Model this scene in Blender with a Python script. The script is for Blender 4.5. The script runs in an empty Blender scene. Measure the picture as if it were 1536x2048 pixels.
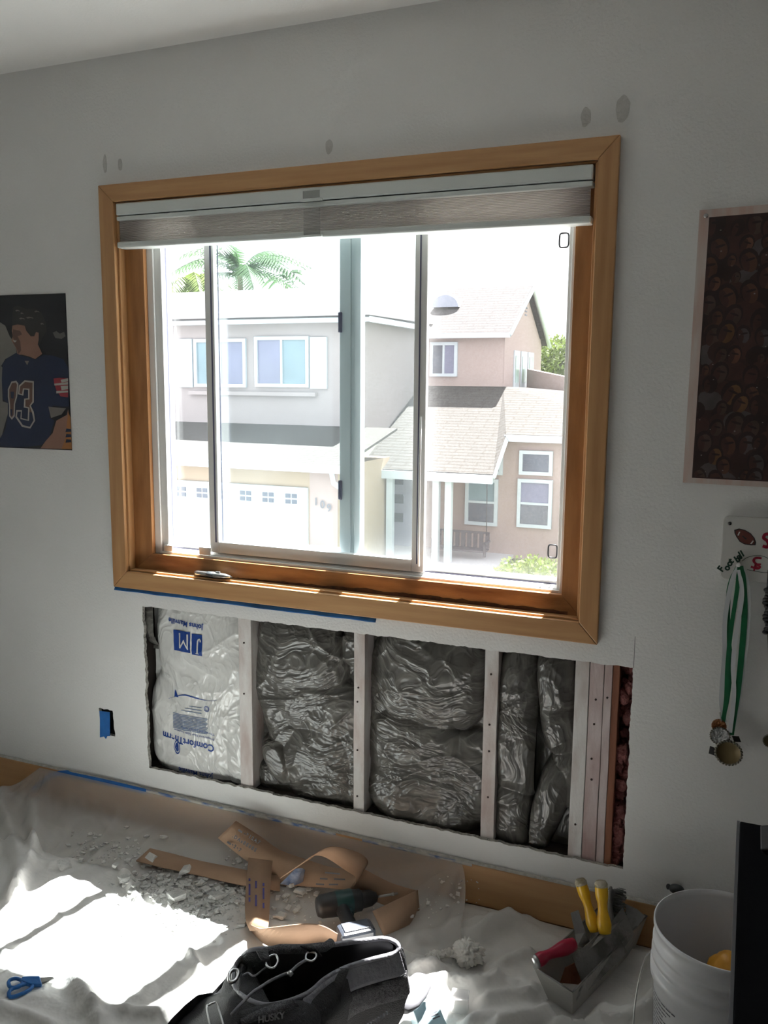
import bpy, math, random
from mathutils import Vector, Matrix, noise
random.seed(7)
S = bpy.context.scene
COL = S.collection
# ------------------------------------------------------------------ camera
CAM = Vector((0, -2.304, 1.52)); FPX = 1750.0
AXR = Vector((0.92228, 0.38650, 0.00784)); YAW, PITCH, ROLL = 0.39608589518732734, -0.1487972692989678, 0.007930521502987412
_f = Vector((-math.sin(YAW)*math.cos(PITCH), math.cos(YAW)*math.cos(PITCH), math.sin(PITCH)))
_r = Vector((math.cos(YAW), math.sin(YAW), 0)); _u = _r.cross(_f)
R_ = math.cos(ROLL)*_r + math.sin(ROLL)*_u; U_ = -math.sin(ROLL)*_r + math.cos(ROLL)*_u; F_ = _f
cd = bpy.data.cameras.new('camera'); cam = bpy.data.objects.new('camera', cd); COL.objects.link(cam)
cd.sensor_fit = 'VERTICAL'; cd.sensor_height = 36.0; cd.lens = FPX/2048*36.0; cd.clip_start = 0.02; cd.clip_end = 300
cam.matrix_world = Matrix(((R_[0], U_[0], -F_[0], CAM[0]), (R_[1], U_[1], -F_[1], CAM[1]), (R_[2], U_[2], -F_[2], CAM[2]), (0, 0, 0, 1)))
S.camera = cam
# ------------------------------------------------------------------ light and exposure
SUN_E, SKY_E, EXPO = 20.0, 1.6, 1.32
w = bpy.data.worlds.new('daylight'); S.world = w; w.use_nodes = True
w.node_tree.nodes['Background'].inputs[0].default_value = (0.92, 0.95, 1.0, 1)
w.node_tree.nodes['Background'].inputs[1].default_value = SKY_E
sl = bpy.data.lights.new('sun', 'SUN'); sl.energy = SUN_E; sl.angle = 0.009; sl.color = (1.0, 0.98, 0.955)
so = bpy.data.objects.new('sun', sl); COL.objects.link(so); so.location = (2, 10, 24)
so.rotation_euler = Vector((-0.2, -1.0, -2.22)).to_track_quat('-Z', 'Y').to_euler()
S.view_settings.view_transform = 'Standard'; S.view_settings.look = 'None'
S.view_settings.exposure = EXPO; S.view_settings.gamma = 1.0; S.view_settings.use_curve_mapping = False
# ------------------------------------------------------------------ helpers
def ray(px, py): return (px-768)/FPX*R_ - (py-1024)/FPX*U_ + F_
def A(px, py, Y=0.0):
    d = ray(px, py); return CAM + d*((Y-CAM.y)/d.y)
def F(px, py, z=0.0):
    d = ray(px, py); return CAM + d*((z-CAM.z)/d.z)
def XP(px, py, X):
    d = ray(px, py); return CAM + d*((X-CAM.x)/d.x)
def n3(x, y, z=0.0): return noise.noise(Vector((x, y, z)))
def lerp(a, b, t): return a+(b-a)*t

class G:
    def __init__(s): s.v = []; s.f = []; s.m = []; s.cm = 0; s.sm = []; s.smooth = False
    def add(s, vs, fs, mi=None):
        b = len(s.v); s.v += [tuple(p) for p in vs]
        for f in fs: s.f.append([b+i for i in f]); s.m.append(s.cm if mi is None else mi); s.sm.append(s.smooth)
        return s
    def box(s, x0, x1, y0, y1, z0, z1, mi=None):
        v = [(x0,y0,z0),(x1,y0,z0),(x1,y1,z0),(x0,y1,z0),(x0,y0,z1),(x1,y0,z1),(x1,y1,z1),(x0,y1,z1)]
        return s.add(v, [(0,3,2,1),(4,5,6,7),(0,1,5,4),(1,2,6,5),(2,3,7,6),(3,0,4,7)], mi)
    def obox(s, c, ax, ay, az, mi=None):   # centre and half axes
        c = Vector(c); ax = Vector(ax); ay = Vector(ay); az = Vector(az); v = []
        for k in (-1, 1):
            for (i, j) in ((-1,-1),(1,-1),(1,1),(-1,1)): v.append(c+ax*i+ay*j+az*k)
        return s.add(v, [(0,3,2,1),(4,5,6,7),(0,1,5,4),(1,2,6,5),(2,3,7,6),(3,0,4,7)], mi)
    def prism(s, pts, off, mi=None):        # polygon pts (3D) extruded by vector off
        off = Vector(off); n = len(pts); v = [Vector(p) for p in pts]; v2 = [p+off for p in v]
        fs = [list(range(n)), list(range(2*n-1, n-1, -1))]+[(i, i+n, (i+1) % n+n, (i+1) % n) for i in range(n)]
        return s.add(v+v2, fs, mi)
    def poly(s, pts, mi=None): return s.add(pts, [list(range(len(pts)))], mi)
    def grid(s, fn, nu, nv, cu=False, cv=False, mi=None):
        vs = [fn(i/(nu if cu else nu-1), j/(nv if cv else nv-1)) for j in range(nv) for i in range(nu)]
        fs = []
        for j in range(nv if cv else nv-1):
            for i in range(nu if cu else nu-1):
                a = j*nu+i; b = j*nu+(i+1) % nu; c = ((j+1) % nv)*nu+(i+1) % nu; d = ((j+1) % nv)*nu+i
                fs.append((a, b, c, d))
        o = s.smooth; s.smooth = True; s.add(vs, fs, mi); s.smooth = o; return s
    def tube(s, path, r, n=10, cap=True, closed=False, flat=None, mi=None):
        P = [Vector(p) for p in path]; N = len(P); rings = []; up = None
        for i in range(N):
            if closed: t = (P[(i+1) % N]-P[i-1]).normalized()
            else: t = (P[min(i+1, N-1)]-P[max(i-1, 0)]).normalized()
            if up is None:
                up = Vector((0, 0, 1)) if abs(t.z) < .9 else Vector((1, 0, 0))
                if flat is not None: up = Vector(flat)
            a = (up-t*up.dot(t)).normalized(); b = t.cross(a); up = a
            rr = r[i] if isinstance(r, (list, tuple)) else r
            ra, rb = rr if isinstance(rr, (list, tuple)) else (rr, rr)
            rings.append([P[i]+a*math.cos(2*math.pi*k/n)*ra+b*math.sin(2*math.pi*k/n)*rb for k in range(n)])
        vs = [p for q in rings for p in q]; fs = []
        for i in range(N if closed else N-1):
            for k in range(n):
                fs.append((i*n+k, i*n+(k+1) % n, ((i+1) % N)*n+(k+1) % n, ((i+1) % N)*n+k))
        if cap and not closed: fs += [tuple(range(n-1, -1, -1)), tuple((N-1)*n+k for k in range(n))]
        o = s.smooth; s.smooth = True; s.add(vs, fs, mi); s.smooth = o; return s
    def lathe(s, prof, c, axis=(0,0,1), n=40, mi=None, sx=1, sy=1):   # prof: (r,h)
        ax = Vector(axis).normalized(); u = Vector((1,0,0)) if abs(ax.x) < .9 else Vector((0,1,0))
        u = (u-ax*u.dot(ax)).normalized(); w_ = ax.cross(u); c = Vector(c); vs = []
        for r, h in prof:
            for k in range(n):
                a = 2*math.pi*k/n; vs.append(c+ax*h+u*math.cos(a)*r*sx+w_*math.sin(a)*r*sy)
        fs = [(i*n+k, i*n+(k+1) % n, (i+1)*n+(k+1) % n, (i+1)*n+k) for i in range(len(prof)-1) for k in range(n)]
        o = s.smooth; s.smooth = True; s.add(vs, fs, mi); s.smooth = o; return s
    def ball(s, c, rx, ry, rz, n=20, m=12, jit=0, mi=None, seed=0):
        c = Vector(c); vs = []
        for j in range(m+1):
            th = math.pi*j/m
            for k in range(n):
                a = 2*math.pi*k/n; d = Vector((math.sin(th)*math.cos(a), math.sin(th)*math.sin(a), math.cos(th)))
                q = 1+jit*n3(d.x*2.3+seed, d.y*2.3, d.z*2.3)
                vs.append(c+Vector((d.x*rx*q, d.y*ry*q, d.z*rz*q)))
        fs = [(j*n+k, j*n+(k+1) % n, (j+1)*n+(k+1) % n, (j+1)*n+k) for j in range(m) for k in range(n)]
        o = s.smooth; s.smooth = True; s.add(vs, fs, mi); s.smooth = o; return s
    def ribbon(s, pairs, th=.002, mi=None, sub=1):   # pairs of edge points (a,b)
        Pp = [(Vector(a), Vector(b)) for a, b in pairs]
        if sub > 1:
            Q = []
            for i in range(len(Pp)-1):
                p0 = Pp[max(i-1, 0)]; p1 = Pp[i]; p2 = Pp[i+1]; p3 = Pp[min(i+2, len(Pp)-1)]
                for k in range(sub):
                    t = k/sub; e = []
                    for q in (0, 1):
                        a, b, c, d = p0[q], p1[q], p2[q], p3[q]
                        e.append(.5*((2*b)+(c-a)*t+(2*a-5*b+4*c-d)*t*t+(3*b-a-3*c+d)*t*t*t))
                    Q.append(tuple(e))
            Q.append(Pp[-1]); Pp = Q
        N = len(Pp); vs = []
        for i, (a, b) in enumerate(Pp):
            t = (Pp[min(i+1, N-1)][0]+Pp[min(i+1, N-1)][1]-Pp[max(i-1, 0)][0]-Pp[max(i-1, 0)][1])
            nn = t.cross(b-a); nn = nn.normalized()*th*.5 if nn.length > 1e-9 else Vector((0,0,th*.5))
            vs += [a+nn, b+nn, b-nn, a-nn]
        fs = []
        for i in range(N-1):
            o = i*4
            for k in range(4): fs.append((o+k, o+(k+1) % 4, o+4+(k+1) % 4, o+4+k))
        fs += [(3,2,1,0), tuple((N-1)*4+k for k in range(4))]
        o = s.smooth; s.smooth = sub > 1; s.add(vs, fs, mi); s.smooth = o; return s
    def text(s, txt, size, fn, mi=None, ext=0.0, sx=1.0, align='LEFT', bold=0.0, sub=0):
        cu = bpy.data.curves.new('t', 'FONT'); cu.body = txt; cu.size = size; cu.align_x = align; cu.offset = bold
        if ext: cu.extrude = ext
        o = bpy.data.objects.new('t', cu); me = bpy.data.meshes.new_from_object(o)
        if sub:
            import bmesh
            b = bmesh.new(); b.from_mesh(me); bmesh.ops.triangulate(b, faces=b.faces)
            bmesh.ops.subdivide_edges(b, edges=b.edges, cuts=sub, use_grid_fill=True); b.to_mesh(me); b.free()
        s.add([fn(v.co.x*sx, v.co.y, v.co.z) for v in me.vertices], [list(p.vertices) for p in me.polygons], mi)
        bpy.data.objects.remove(o); bpy.data.curves.remove(cu); bpy.data.meshes.remove(me); return s

def obj(name, g, mat, parent=None, label=None, cat=None, group=None, kind=None, bevel=0, solid=0, sub=0, fix=False):
    me = bpy.data.meshes.new(name); me.from_pydata(g.v, [], g.f)
    for m in (mat if isinstance(mat, (list, tuple)) else [mat]): me.materials.append(m)
    for i, p in enumerate(me.polygons): p.material_index = g.m[i]; p.use_smooth = g.sm[i]
    me.validate()
    if fix:
        import bmesh
        b = bmesh.new(); b.from_mesh(me); bmesh.ops.recalc_face_normals(b, faces=b.faces); b.to_mesh(me); b.free()
    me.update()
    o = bpy.data.objects.new(name, me); COL.objects.link(o)
    if parent is not None:
        o.parent = parent
        if parent.type == 'EMPTY': o.location = -parent.location
    if bevel:
        b = o.modifiers.new('bevel', 'BEVEL'); b.width = bevel; b.segments = 2; b.limit_method = 'ANGLE'; b.angle_limit = .6
    if solid:
        b = o.modifiers.new('thick', 'SOLIDIFY'); b.thickness = solid; b.offset = 0
    if sub:
        b = o.modifiers.new('sub', 'SUBSURF'); b.levels = sub; b.render_levels = sub
    tag(o, label, cat, group, kind)
    return o
def tag(o, label=None, cat=None, group=None, kind=None):
    if label: o['label'] = label
    if cat: o['category'] = cat
    if group: o['group'] = group
    if kind: o['kind'] = kind
def thing(name, label, cat, loc=(0,0,0), group=None, kind=None):
    o = bpy.data.objects.new(name, None); COL.objects.link(o); o.location = loc; o.empty_display_size = .05
    tag(o, label, cat, group, kind); return o

def mat(name, col, rough=.6, metal=0., var=0., vs=8., col2=None, bump=0., bs=60., stretch=(1,1,1), spec=.5,
        trans=0., sheer=0., detail=4., bstretch=None, coat=0., alpha=None, contrast=None, bdist=.01):
    m = bpy.data.materials.new(name); m.use_nodes = True; nt = m.node_tree; N = nt.nodes; L = nt.links
    b = N['Principled BSDF']; b.inputs['Roughness'].default_value = rough; b.inputs['Metallic'].default_value = metal
    b.inputs['Specular IOR Level'].default_value = spec; b.inputs['Base Color'].default_value = (*col, 1)
    if coat: b.inputs['Coat Weight'].default_value = coat
    if trans: b.inputs['Transmission Weight'].default_value = trans
    tc = N.new('ShaderNodeTexCoord')
    if var or col2:
        mp = N.new('ShaderNodeMapping'); mp.inputs['Scale'].default_value = stretch; L.new(tc.outputs['Object'], mp.inputs[0])
        nz = N.new('ShaderNodeTexNoise'); nz.inputs['Scale'].default_value = vs; nz.inputs['Detail'].default_value = detail
        L.new(mp.outputs[0], nz.inputs['Vector'])
        cr = N.new('ShaderNodeValToRGB'); lo, hi = contrast or (.3, .7)
        cr.color_ramp.elements[0].position = lo; cr.color_ramp.elements[1].position = hi
        c2 = col2 or tuple(c*(1-var) for c in col)
        cr.color_ramp.elements[0].color = (*c2, 1); cr.color_ramp.elements[1].color = (*col, 1)
        L.new(nz.outputs[0], cr.inputs[0]); L.new(cr.outputs[0], b.inputs['Base Color'])
    if bump:
        mp2 = N.new('ShaderNodeMapping'); mp2.inputs['Scale'].default_value = bstretch or stretch; L.new(tc.outputs['Object'], mp2.inputs[0])
        nb = N.new('ShaderNodeTexNoise'); nb.inputs['Scale'].default_value = bs; nb.inputs['Detail'].default_value = 3
        L.new(mp2.outputs[0], nb.inputs['Vector'])
        bp = N.new('ShaderNodeBump'); bp.inputs['Strength'].default_value = bump; bp.inputs['Distance'].default_value = bdist
        L.new(nb.outputs[0], bp.inputs['Height']); L.new(bp.outputs[0], b.inputs['Normal'])
    if sheer:   # share of plain see-through
        tr = N.new('ShaderNodeBsdfTransparent'); mx = N.new('ShaderNodeMixShader'); mx.inputs[0].default_value = 1-sheer
        L.new(tr.outputs[0], mx.inputs[1]); L.new(b.outputs[0], mx.inputs[2]); L.new(mx.outputs[0], N['Material Output'].inputs[0])
    return m
def translucent(name, col, amt=.5, sheer=0., rough=.5, bump=0, bs=40, bstretch=(1,1,1)):
    m = mat(name, col, rough, bump=bump, bs=bs, bstretch=bstretch); nt = m.node_tree; N = nt.nodes; L = nt.links
    b = N['Principled BSDF']; t = N.new('ShaderNodeBsdfTranslucent'); t.inputs[0].default_value = (*col, 1)
    mx = N.new('ShaderNodeMixShader'); mx.inputs[0].default_value = amt
    L.new(b.outputs[0], mx.inputs[1]); L.new(t.outputs[0], mx.inputs[2]); out = mx
    if sheer:
        tr = N.new('ShaderNodeBsdfTransparent'); m2 = N.new('ShaderNodeMixShader'); m2.inputs[0].default_value = 1-sheer
        L.new(tr.outputs[0], m2.inputs[1]); L.new(mx.outputs[0], m2.inputs[2]); out = m2
    L.new(out.outputs[0], N['Material Output'].inputs[0]); return m
def glassy(name, tint, refl=.06, dust=.03, dustcol=(.9,.95,1)):
    m = bpy.data.materials.new(name); m.use_nodes = True; nt = m.node_tree; N = nt.nodes; L = nt.links
    for n in list(N):
        if n.type != 'OUTPUT_MATERIAL': N.remove(n)
    o = [n for n in N if n.type == 'OUTPUT_MATERIAL'][0]
    tr = N.new('ShaderNodeBsdfTransparent'); tr.inputs[0].default_value = (*tint, 1)
    gl = N.new('ShaderNodeBsdfGlossy'); gl.inputs['Roughness'].default_value = .02
    df = N.new('ShaderNodeBsdfTranslucent'); df.inputs[0].default_value = (*dustcol, 1)
    a = N.new('ShaderNodeMixShader'); a.inputs[0].default_value = refl; L.new(tr.outputs[0], a.inputs[1]); L.new(gl.outputs[0], a.inputs[2])
    tc = N.new('ShaderNodeTexCoord'); nz = N.new('ShaderNodeTexNoise'); nz.inputs['Scale'].default_value = 5; L.new(tc.outputs['Object'], nz.inputs['Vector'])
    mm = N.new('ShaderNodeMath'); mm.operation = 'MULTIPLY'; mm.inputs[1].default_value = dust*2; L.new(nz.outputs[0], mm.inputs[0])
    c = N.new('ShaderNodeMixShader'); L.new(mm.outputs[0], c.inputs[0]); L.new(a.outputs[0], c.inputs[1]); L.new(df.outputs[0], c.inputs[2])
    L.new(c.outputs[0], o.inputs[0]); return m

# ------------------------------------------------------------------ materials
m_wall = mat('wall_paint', (.82,.815,.80), .75, var=.05, vs=1.5, bump=.35, bs=130, bdist=.004)
m_ceil = mat('ceiling_paint', (.90,.89,.87), .8, var=.03, vs=2, bump=.3, bs=150, bdist=.003)
m_gyp = mat('drywall_core', (.66,.64,.58), .9, var=.5, vs=90, bump=.8, bs=220)
m_woodx = mat('wood_trim_along', (.62,.36,.165), .42, col2=(.47,.245,.10), vs=5, stretch=(.6,9,9), detail=6, bump=.05, bs=80)
m_woodz = mat('wood_trim_upright', (.60,.34,.155), .42, col2=(.46,.235,.095), vs=5, stretch=(9,9,.6), detail=6, bump=.05, bs=80)
m_jamb = mat('old_jamb_wood', (.50,.235,.085), .4, col2=(.26,.10,.035), vs=4, stretch=(1.2,9,7), detail=7, bump=.1, bs=60, contrast=(.35,.6))
m_jambz = mat('old_jamb_wood_upright', (.50,.24,.09), .4, col2=(.33,.14,.05), vs=4, stretch=(8,8,1.2), detail=7, bump=.1, bs=60)
m_stain = mat('dark_water_stain', (.05,.02,.012), .7, col2=(.12,.045,.02), vs=60)
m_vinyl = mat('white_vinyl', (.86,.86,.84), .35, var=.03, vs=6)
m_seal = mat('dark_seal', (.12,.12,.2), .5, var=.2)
m_vinyl2 = mat('shaded_blue_white_vinyl', (.70,.78,.82), .4, var=.04)  # white vinyl with the stile's bluish shade put into its colour
m_glass = glassy('window_glass', (.97,.99,1.0), .05, .006)
m_glass2 = glassy('sash_glass', (.96,.99,.99), .05, .006, (.8,.95,1))
m_screen = mat('insect_screen', (.62,.62,.64), .9, sheer=.84, var=.4, vs=260)
m_black = mat('black_plastic', (.02,.02,.022), .4, var=.2)
m_blindw = mat('blind_rail_white', (.72,.76,.74), .4, var=.02)
m_pleat = translucent('pleated_shade_fabric', (.74,.71,.69), .48, rough=.8)
m_clear = translucent('clear_tab_plastic', (.5,.5,.48), .3, sheer=.72, rough=.2)
m_stud = mat('whitewashed_stud', (.74,.72,.70), .75, col2=(.50,.40,.37), vs=5, stretch=(3,3,1), bump=.15, bs=60, contrast=(.32,.6))
m_studp = mat('pinkish_stud', (.66,.57,.56), .75, col2=(.44,.30,.28), vs=6, stretch=(3,3,.8), bump=.15, bs=60, contrast=(.35,.65))
m_studb = mat('bare_stud', (.34,.14,.08), .75, col2=(.22,.08,.045), vs=6, stretch=(6,6,.8), bump=.15, bs=60)
m_nail = mat('rusty_nail', (.05,.025,.02), .6, var=.3)
m_cavity = mat('cavity_sheathing', (.05,.04,.035), .9, var=.4)
def film_mat(name, col, col2, rough, sc, strg, stretch, rot, coat=0):
    m = mat(name, col, rough, spec=.7, coat=coat); nt = m.node_tree; N = nt.nodes; L = nt.links; b = N['Principled BSDF']
    tc = N.new('ShaderNodeTexCoord'); mp = N.new('ShaderNodeMapping'); mp.inputs['Scale'].default_value = stretch; mp.inputs['Rotation'].default_value = (0, rot, 0)
    L.new(tc.outputs['Object'], mp.inputs[0])
    wn = N.new('ShaderNodeTexNoise'); wn.inputs['Scale'].default_value = 4; wn.inputs['Detail'].default_value = 2; L.new(tc.outputs['Object'], wn.inputs['Vector'])
    va = N.new('ShaderNodeVectorMath'); va.operation = 'MULTIPLY_ADD'; L.new(wn.outputs[1], va.inputs[0]); va.inputs[1].default_value = (.8, .8, .8); L.new(mp.outputs[0], va.inputs[2])
    outs = []
    for k_, (sc_, wt) in enumerate(((sc, 1.0), (sc*2.3, .45))):
        n = N.new('ShaderNodeTexNoise'); n.inputs['Scale'].default_value = sc_; n.inputs['Detail'].default_value = 2; n.inputs['Roughness'].default_value = .45; L.new(va.outputs[0], n.inputs['Vector'])
        a = N.new('ShaderNodeMath'); a.operation = 'SUBTRACT'; a.inputs[1].default_value = .5; L.new(n.outputs[0], a.inputs[0])
        c = N.new('ShaderNodeMath'); c.operation = 'ABSOLUTE'; L.new(a.outputs[0], c.inputs[0])
        d = N.new('ShaderNodeMath'); d.operation = 'MULTIPLY'; d.inputs[1].default_value = -4*wt; L.new(c.outputs[0], d.inputs[0])
        e = N.new('ShaderNodeMath'); e.operation = 'EXPONENT'; L.new(d.outputs[0], e.inputs[0]); outs.append(e)
    ad = N.new('ShaderNodeMath'); ad.operation = 'ADD'; L.new(outs[0].outputs[0], ad.inputs[0]); L.new(outs[1].outputs[0], ad.inputs[1])
    bp = N.new('ShaderNodeBump'); bp.inputs['Strength'].default_value = strg; bp.inputs['Distance'].default_value = .012; L.new(ad.outputs[0], bp.inputs['Height']); L.new(bp.outputs[0], b.inputs['Normal'])
    cr = N.new('ShaderNodeValToRGB'); cr.color_ramp.elements[0].color = (*col, 1); cr.color_ramp.elements[1].color = (*col2, 1); cr.color_ramp.elements[0].position = .75; cr.color_ramp.elements[1].position = 1.0
    L.new(outs[0].outputs[0], cr.inputs[0]); L.new(cr.outputs[0], b.inputs['Base Color']); return m
m_bagb = film_mat('black_poly_film', (.085,.082,.074), (.17,.165,.15), .3, 6, .42, (1,1,3.0), .15)
m_bagb2 = film_mat('black_poly_film_upright', (.085,.082,.074), (.16,.155,.14), .3, 6, .42, (2.4,1,1.1), -.3)
m_bagw = film_mat('white_poly_film', (.70,.70,.68), (.80,.80,.78), .22, 4.5, .55, (2.2,1,.9), .25)
m_ink = mat('blue_ink', (.012,.06,.30), .4, var=.15, vs=30)
m_inkl = mat('faint_blue_ink', (.16,.24,.42), .5, var=.4, vs=50)
m_pink = mat('pink_fibreglass', (.42,.17,.16), .95, col2=(.14,.04,.04), vs=30, bump=1, bs=60)
m_tape = mat('blue_painters_tape', (.02,.17,.50), .6, col2=(.015,.11,.36), vs=30, bump=.2, bs=60)
m_taped = mat('dusty_blue_tape', (.10,.17,.36), .7, col2=(.52,.50,.44), vs=24, detail=6, contrast=(.42,.62), stretch=(1,1,3))
m_caulk = mat('dusty_caulk', (.42,.41,.35), .8, col2=(.62,.60,.55), vs=60, bump=.6, bs=150)
m_base = mat('baseboard_wood', (.58,.34,.16), .42, col2=(.48,.26,.115), vs=4, stretch=(.6,9,9), detail=5)
m_cloth = mat('white_drop_cloth', (.80,.785,.76), .85, col2=(.66,.64,.61), vs=2.4, bump=.6, bs=16, detail=5, bdist=.02)
m_film = translucent('plastic_film', (.80,.77,.73), .35, sheer=.56, rough=.35, bump=.3, bs=12, bstretch=(3,1,1))
m_floor = mat('floor_boards', (.35,.2,.1), .5, var=.3, vs=5, stretch=(1,8,1))
m_card = mat('brown_cardboard', (.40,.255,.165), .8, var=.12, vs=14, bump=.1, bs=90)
m_dust = mat('drywall_dust_chunk', (.72,.71,.68), .9, var=.2, vs=40, bump=.6, bs=120)
m_violet = mat('blue_violet_print', (.07,.06,.28), .6, var=.2)
m_fab = mat('black_nylon', (.016,.016,.018), .62, var=.3, vs=70, bump=.5, bs=320, spec=.6)
m_fabg = mat('grey_webbing', (.16,.16,.17), .6, col2=(.04,.04,.045), vs=260, bump=.8, bs=420, spec=.6)
m_fabl = mat('grey_lining_edge', (.30,.30,.33), .5, var=.25, vs=40, bump=.4, bs=100, spec=.6)
m_steel = mat('steel', (.55,.55,.54), .3, metal=1, var=.15, vs=20)
m_steeld = mat('dull_mud_crusted_steel', (.15,.145,.135), .5, metal=.4, col2=(.28,.275,.26), vs=14, bump=.3, bs=70, contrast=(.5,.62))
m_pan = mat('galvanised_pan', (.07,.068,.06), .42, metal=.35, col2=(.42,.41,.38), vs=16, bump=.2, bs=60, contrast=(.62,.68))
m_yel = mat('yellow_handle', (.85,.52,.02), .35, col2=(.78,.43,.02), vs=20)
m_yelw = mat('plaster_crust', (.62,.58,.48), .8, col2=(.35,.28,.14), vs=60, bump=.6, bs=120)
m_red = mat('red_handle', (.42,.012,.05), .35, var=.25, vs=30)
m_bucket = mat('white_bucket_plastic', (.74,.74,.75), .35, var=.08, vs=5, bump=.1, bs=10)
m_print = mat('grey_print', (.14,.14,.16), .6, var=.2)
m_amber = mat('amber_plastic', (.72,.34,.04), .4, var=.15)
m_desk = mat('black_laminate', (.004,.004,.005), .85, var=.2, vs=3, spec=.06)
m_deskedge = mat('grey_edge_band', (.11,.11,.115), .5, var=.2)
m_green = mat('dark_green_plastic', (.01,.06,.06), .4, var=.3, vs=20)
m_drill = mat('dusty_black_rubber', (.02,.022,.025), .5, col2=(.13,.14,.14), vs=50, detail=6, contrast=(.22,.30))
m_scis = mat('blue_scissor_handle', (.02,.16,.48), .3, var=.15)
m_tissue = mat('white_tissue', (.82,.79,.73), .85, var=.06, vs=30, bump=.4, bs=80)
m_box = translucent('clear_box_plastic', (.75,.75,.75), .3, sheer=.55, rough=.1)
m_ribg = mat('green_ribbon', (.004,.15,.055), .5, var=.2, vs=40)
m_ribw = mat('white_ribbon', (.68,.70,.72), .55, var=.08, vs=20)
m_bronze = mat('bronze_medal', (.45,.2,.09), .4, metal=.8, var=.4, vs=90, bump=.8, bs=180)
m_silver = mat('silver_medal', (.6,.6,.6), .35, metal=.8, var=.5, vs=120, bump=1, bs=160)
m_brass = mat('dull_brass_medal', (.16,.12,.055), .5, metal=.5, var=.1)
m_studrim = mat('beaded_rim', (.35,.33,.27), .35, metal=.9, var=.7, vs=220)
m_sign = mat('white_painted_board', (.62,.61,.58), .6, var=.04)
m_foot = mat('painted_football_brown', (.15,.045,.035), .7, var=.2, vs=30)
m_redp = mat('red_paint', (.32,.0,.03), .6, var=.2)
m_greenp = mat('dark_green_paint', (.01,.05,.03), .7, var=.2)
m_patch = mat('old_spackle_patch', (.62,.61,.585), .85, var=.1, vs=30, bump=.3, bs=150)
# ------------------------------------------------------------------ room shell
WX0, WX1, WZ0, WZ1 = -1.880, -.392, .888, 2.065      # window opening
def jag(p, q, n, a, seed):
    out = []
    for i in range(n):
        t = i/n; x = lerp(p[0], q[0], t); z = lerp(p[1], q[1], t)
        k = a*(n3(x*38+seed, z*38, 1)+.6*n3(x*110, z*110+seed, 3)) if i else 0
        dx, dz = q[0]-p[0], q[1]-p[1]; l = math.hypot(dx, dz)
        out.append((x-dz/l*k, z+dx/l*k))
    return out
hole = jag((-1.832,.772), (-1.828,.205), 130, .005, 1)+jag((-1.828,.205), (-.247,.205), 260, .0045, 5)+jag((-.247,.205), (-.249,.777), 130, .003, 9)+jag((-.249,.777), (-1.832,.772), 260, .0032, 13)
outl = jag((-2.034,.386), (-2.028,.293), 10, .004, 2)+jag((-2.028,.293), (-1.967,.293), 8, .004, 4)+jag((-1.967,.293), (-1.975,.386), 10, .004, 6)+jag((-1.975,.386), (-2.034,.386), 8, .004, 8)
def plate(outer, holes, y0, y1, mi_face=0, mi_edge=1):
    import bmesh
    g = G(); b = bmesh.new(); loops = [outer]+holes; es = []
    for lp in loops:
        vs = [b.verts.new((x, 0, z)) for x, z in lp]
        for i in range(len(vs)): es.append(b.edges.new((vs[i], vs[(i+1) % len(vs)])))
    bmesh.ops.triangle_fill(b, use_beauty=True, use_dissolve=False, edges=es)
    b.verts.index_update(); co = [(v.co.x, v.co.z) for v in b.verts]; fs = [[v.index for v in f.verts] for f in b.faces]; b.free()
    g.add([(x, y0, z) for x, z in co], fs, mi_face); g.add([(x, y1, z) for x, z in co], fs, mi_face)
    for lp in loops:
        n = len(lp); g.add([(x, y0, z) for x, z in lp]+[(x, y1, z) for x, z in lp], [(i, (i+1) % n, (i+1) % n+n, i+n) for i in range(n)], mi_edge)
    return g
RX0, RX1, RY0, CEIL = -3.05, 1.6, -4.2, 2.496
outer = [(RX0,0),(RX1,0),(RX1,CEIL),(RX0,CEIL)]
win = [(WX0,WZ0),(WX1,WZ0),(WX1,WZ1),(WX0,WZ1)]
wallw = obj('wall_window', plate(outer, [win, hole, outl], 0, .013), [m_wall, m_gyp], kind='structure', fix=True)
g = plate(outer, [win], .102, .14, 0, 0); obj('sheathing', g, m_cavity, wallw, fix=True)
g = G()
for a, b_, c, d in ((-1.93,-1.882,.83,2.12),(-.390,-.342,.83,2.12),(-1.93,-.342,.79,.886),(-1.93,-.342,2.067,2.12)): g.box(a, b_, .0135, .1015, c, d)
g.box(-2.1, -.20, .0135, .1015, .10, .195); g.box(-1.93, -1.86, .0135, .1015, .196, .788); g.box(-.243, -.20, .0135, .1015, .196, .788)
obj('rough_framing', g, m_cavity, wallw)
obj('ceiling', G().box(RX0-.1, RX1+.1, RY0-.1, .14, CEIL, CEIL+.1), m_ceil, kind='structure')
obj('floor', G().box(RX0-.1, RX1+.1, RY0-.1, .14, -.1, 0), m_floor, kind='structure')
obj('wall_right', G().box(RX1, RX1+.1, RY0, 0, 0, CEIL), m_wall, kind='structure')
g = G(); 
g.box(RX0-.1, RX0, RY0, 0, 0, CEIL)
obj('wall_left', g, m_wall, kind='structure')
g = G(); 
g.box(RX0, RX1, RY0-.1, RY0, 0, CEIL)
obj('wall_back', g, m_wall, kind='structure')
# baseboard below the window
g = G().box(RX0, RX1, -.014, -.0005, .002, .128); bb = obj('baseboard_window', g, m_base, kind='structure', bevel=.003)
def strip(y):
    g = G(); n = 420
    def fn(u, v):
        x = lerp(RX0, .6, u); t = .004*n3(x*30, 4)
        return (x, -.0155+v*.015, .1285+(.0045+t*.8)*math.sin(v*2.6)+.001)
    g.grid(fn, n, 5); return g
obj('caulk_line', strip(0), m_caulk, bb)
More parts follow.
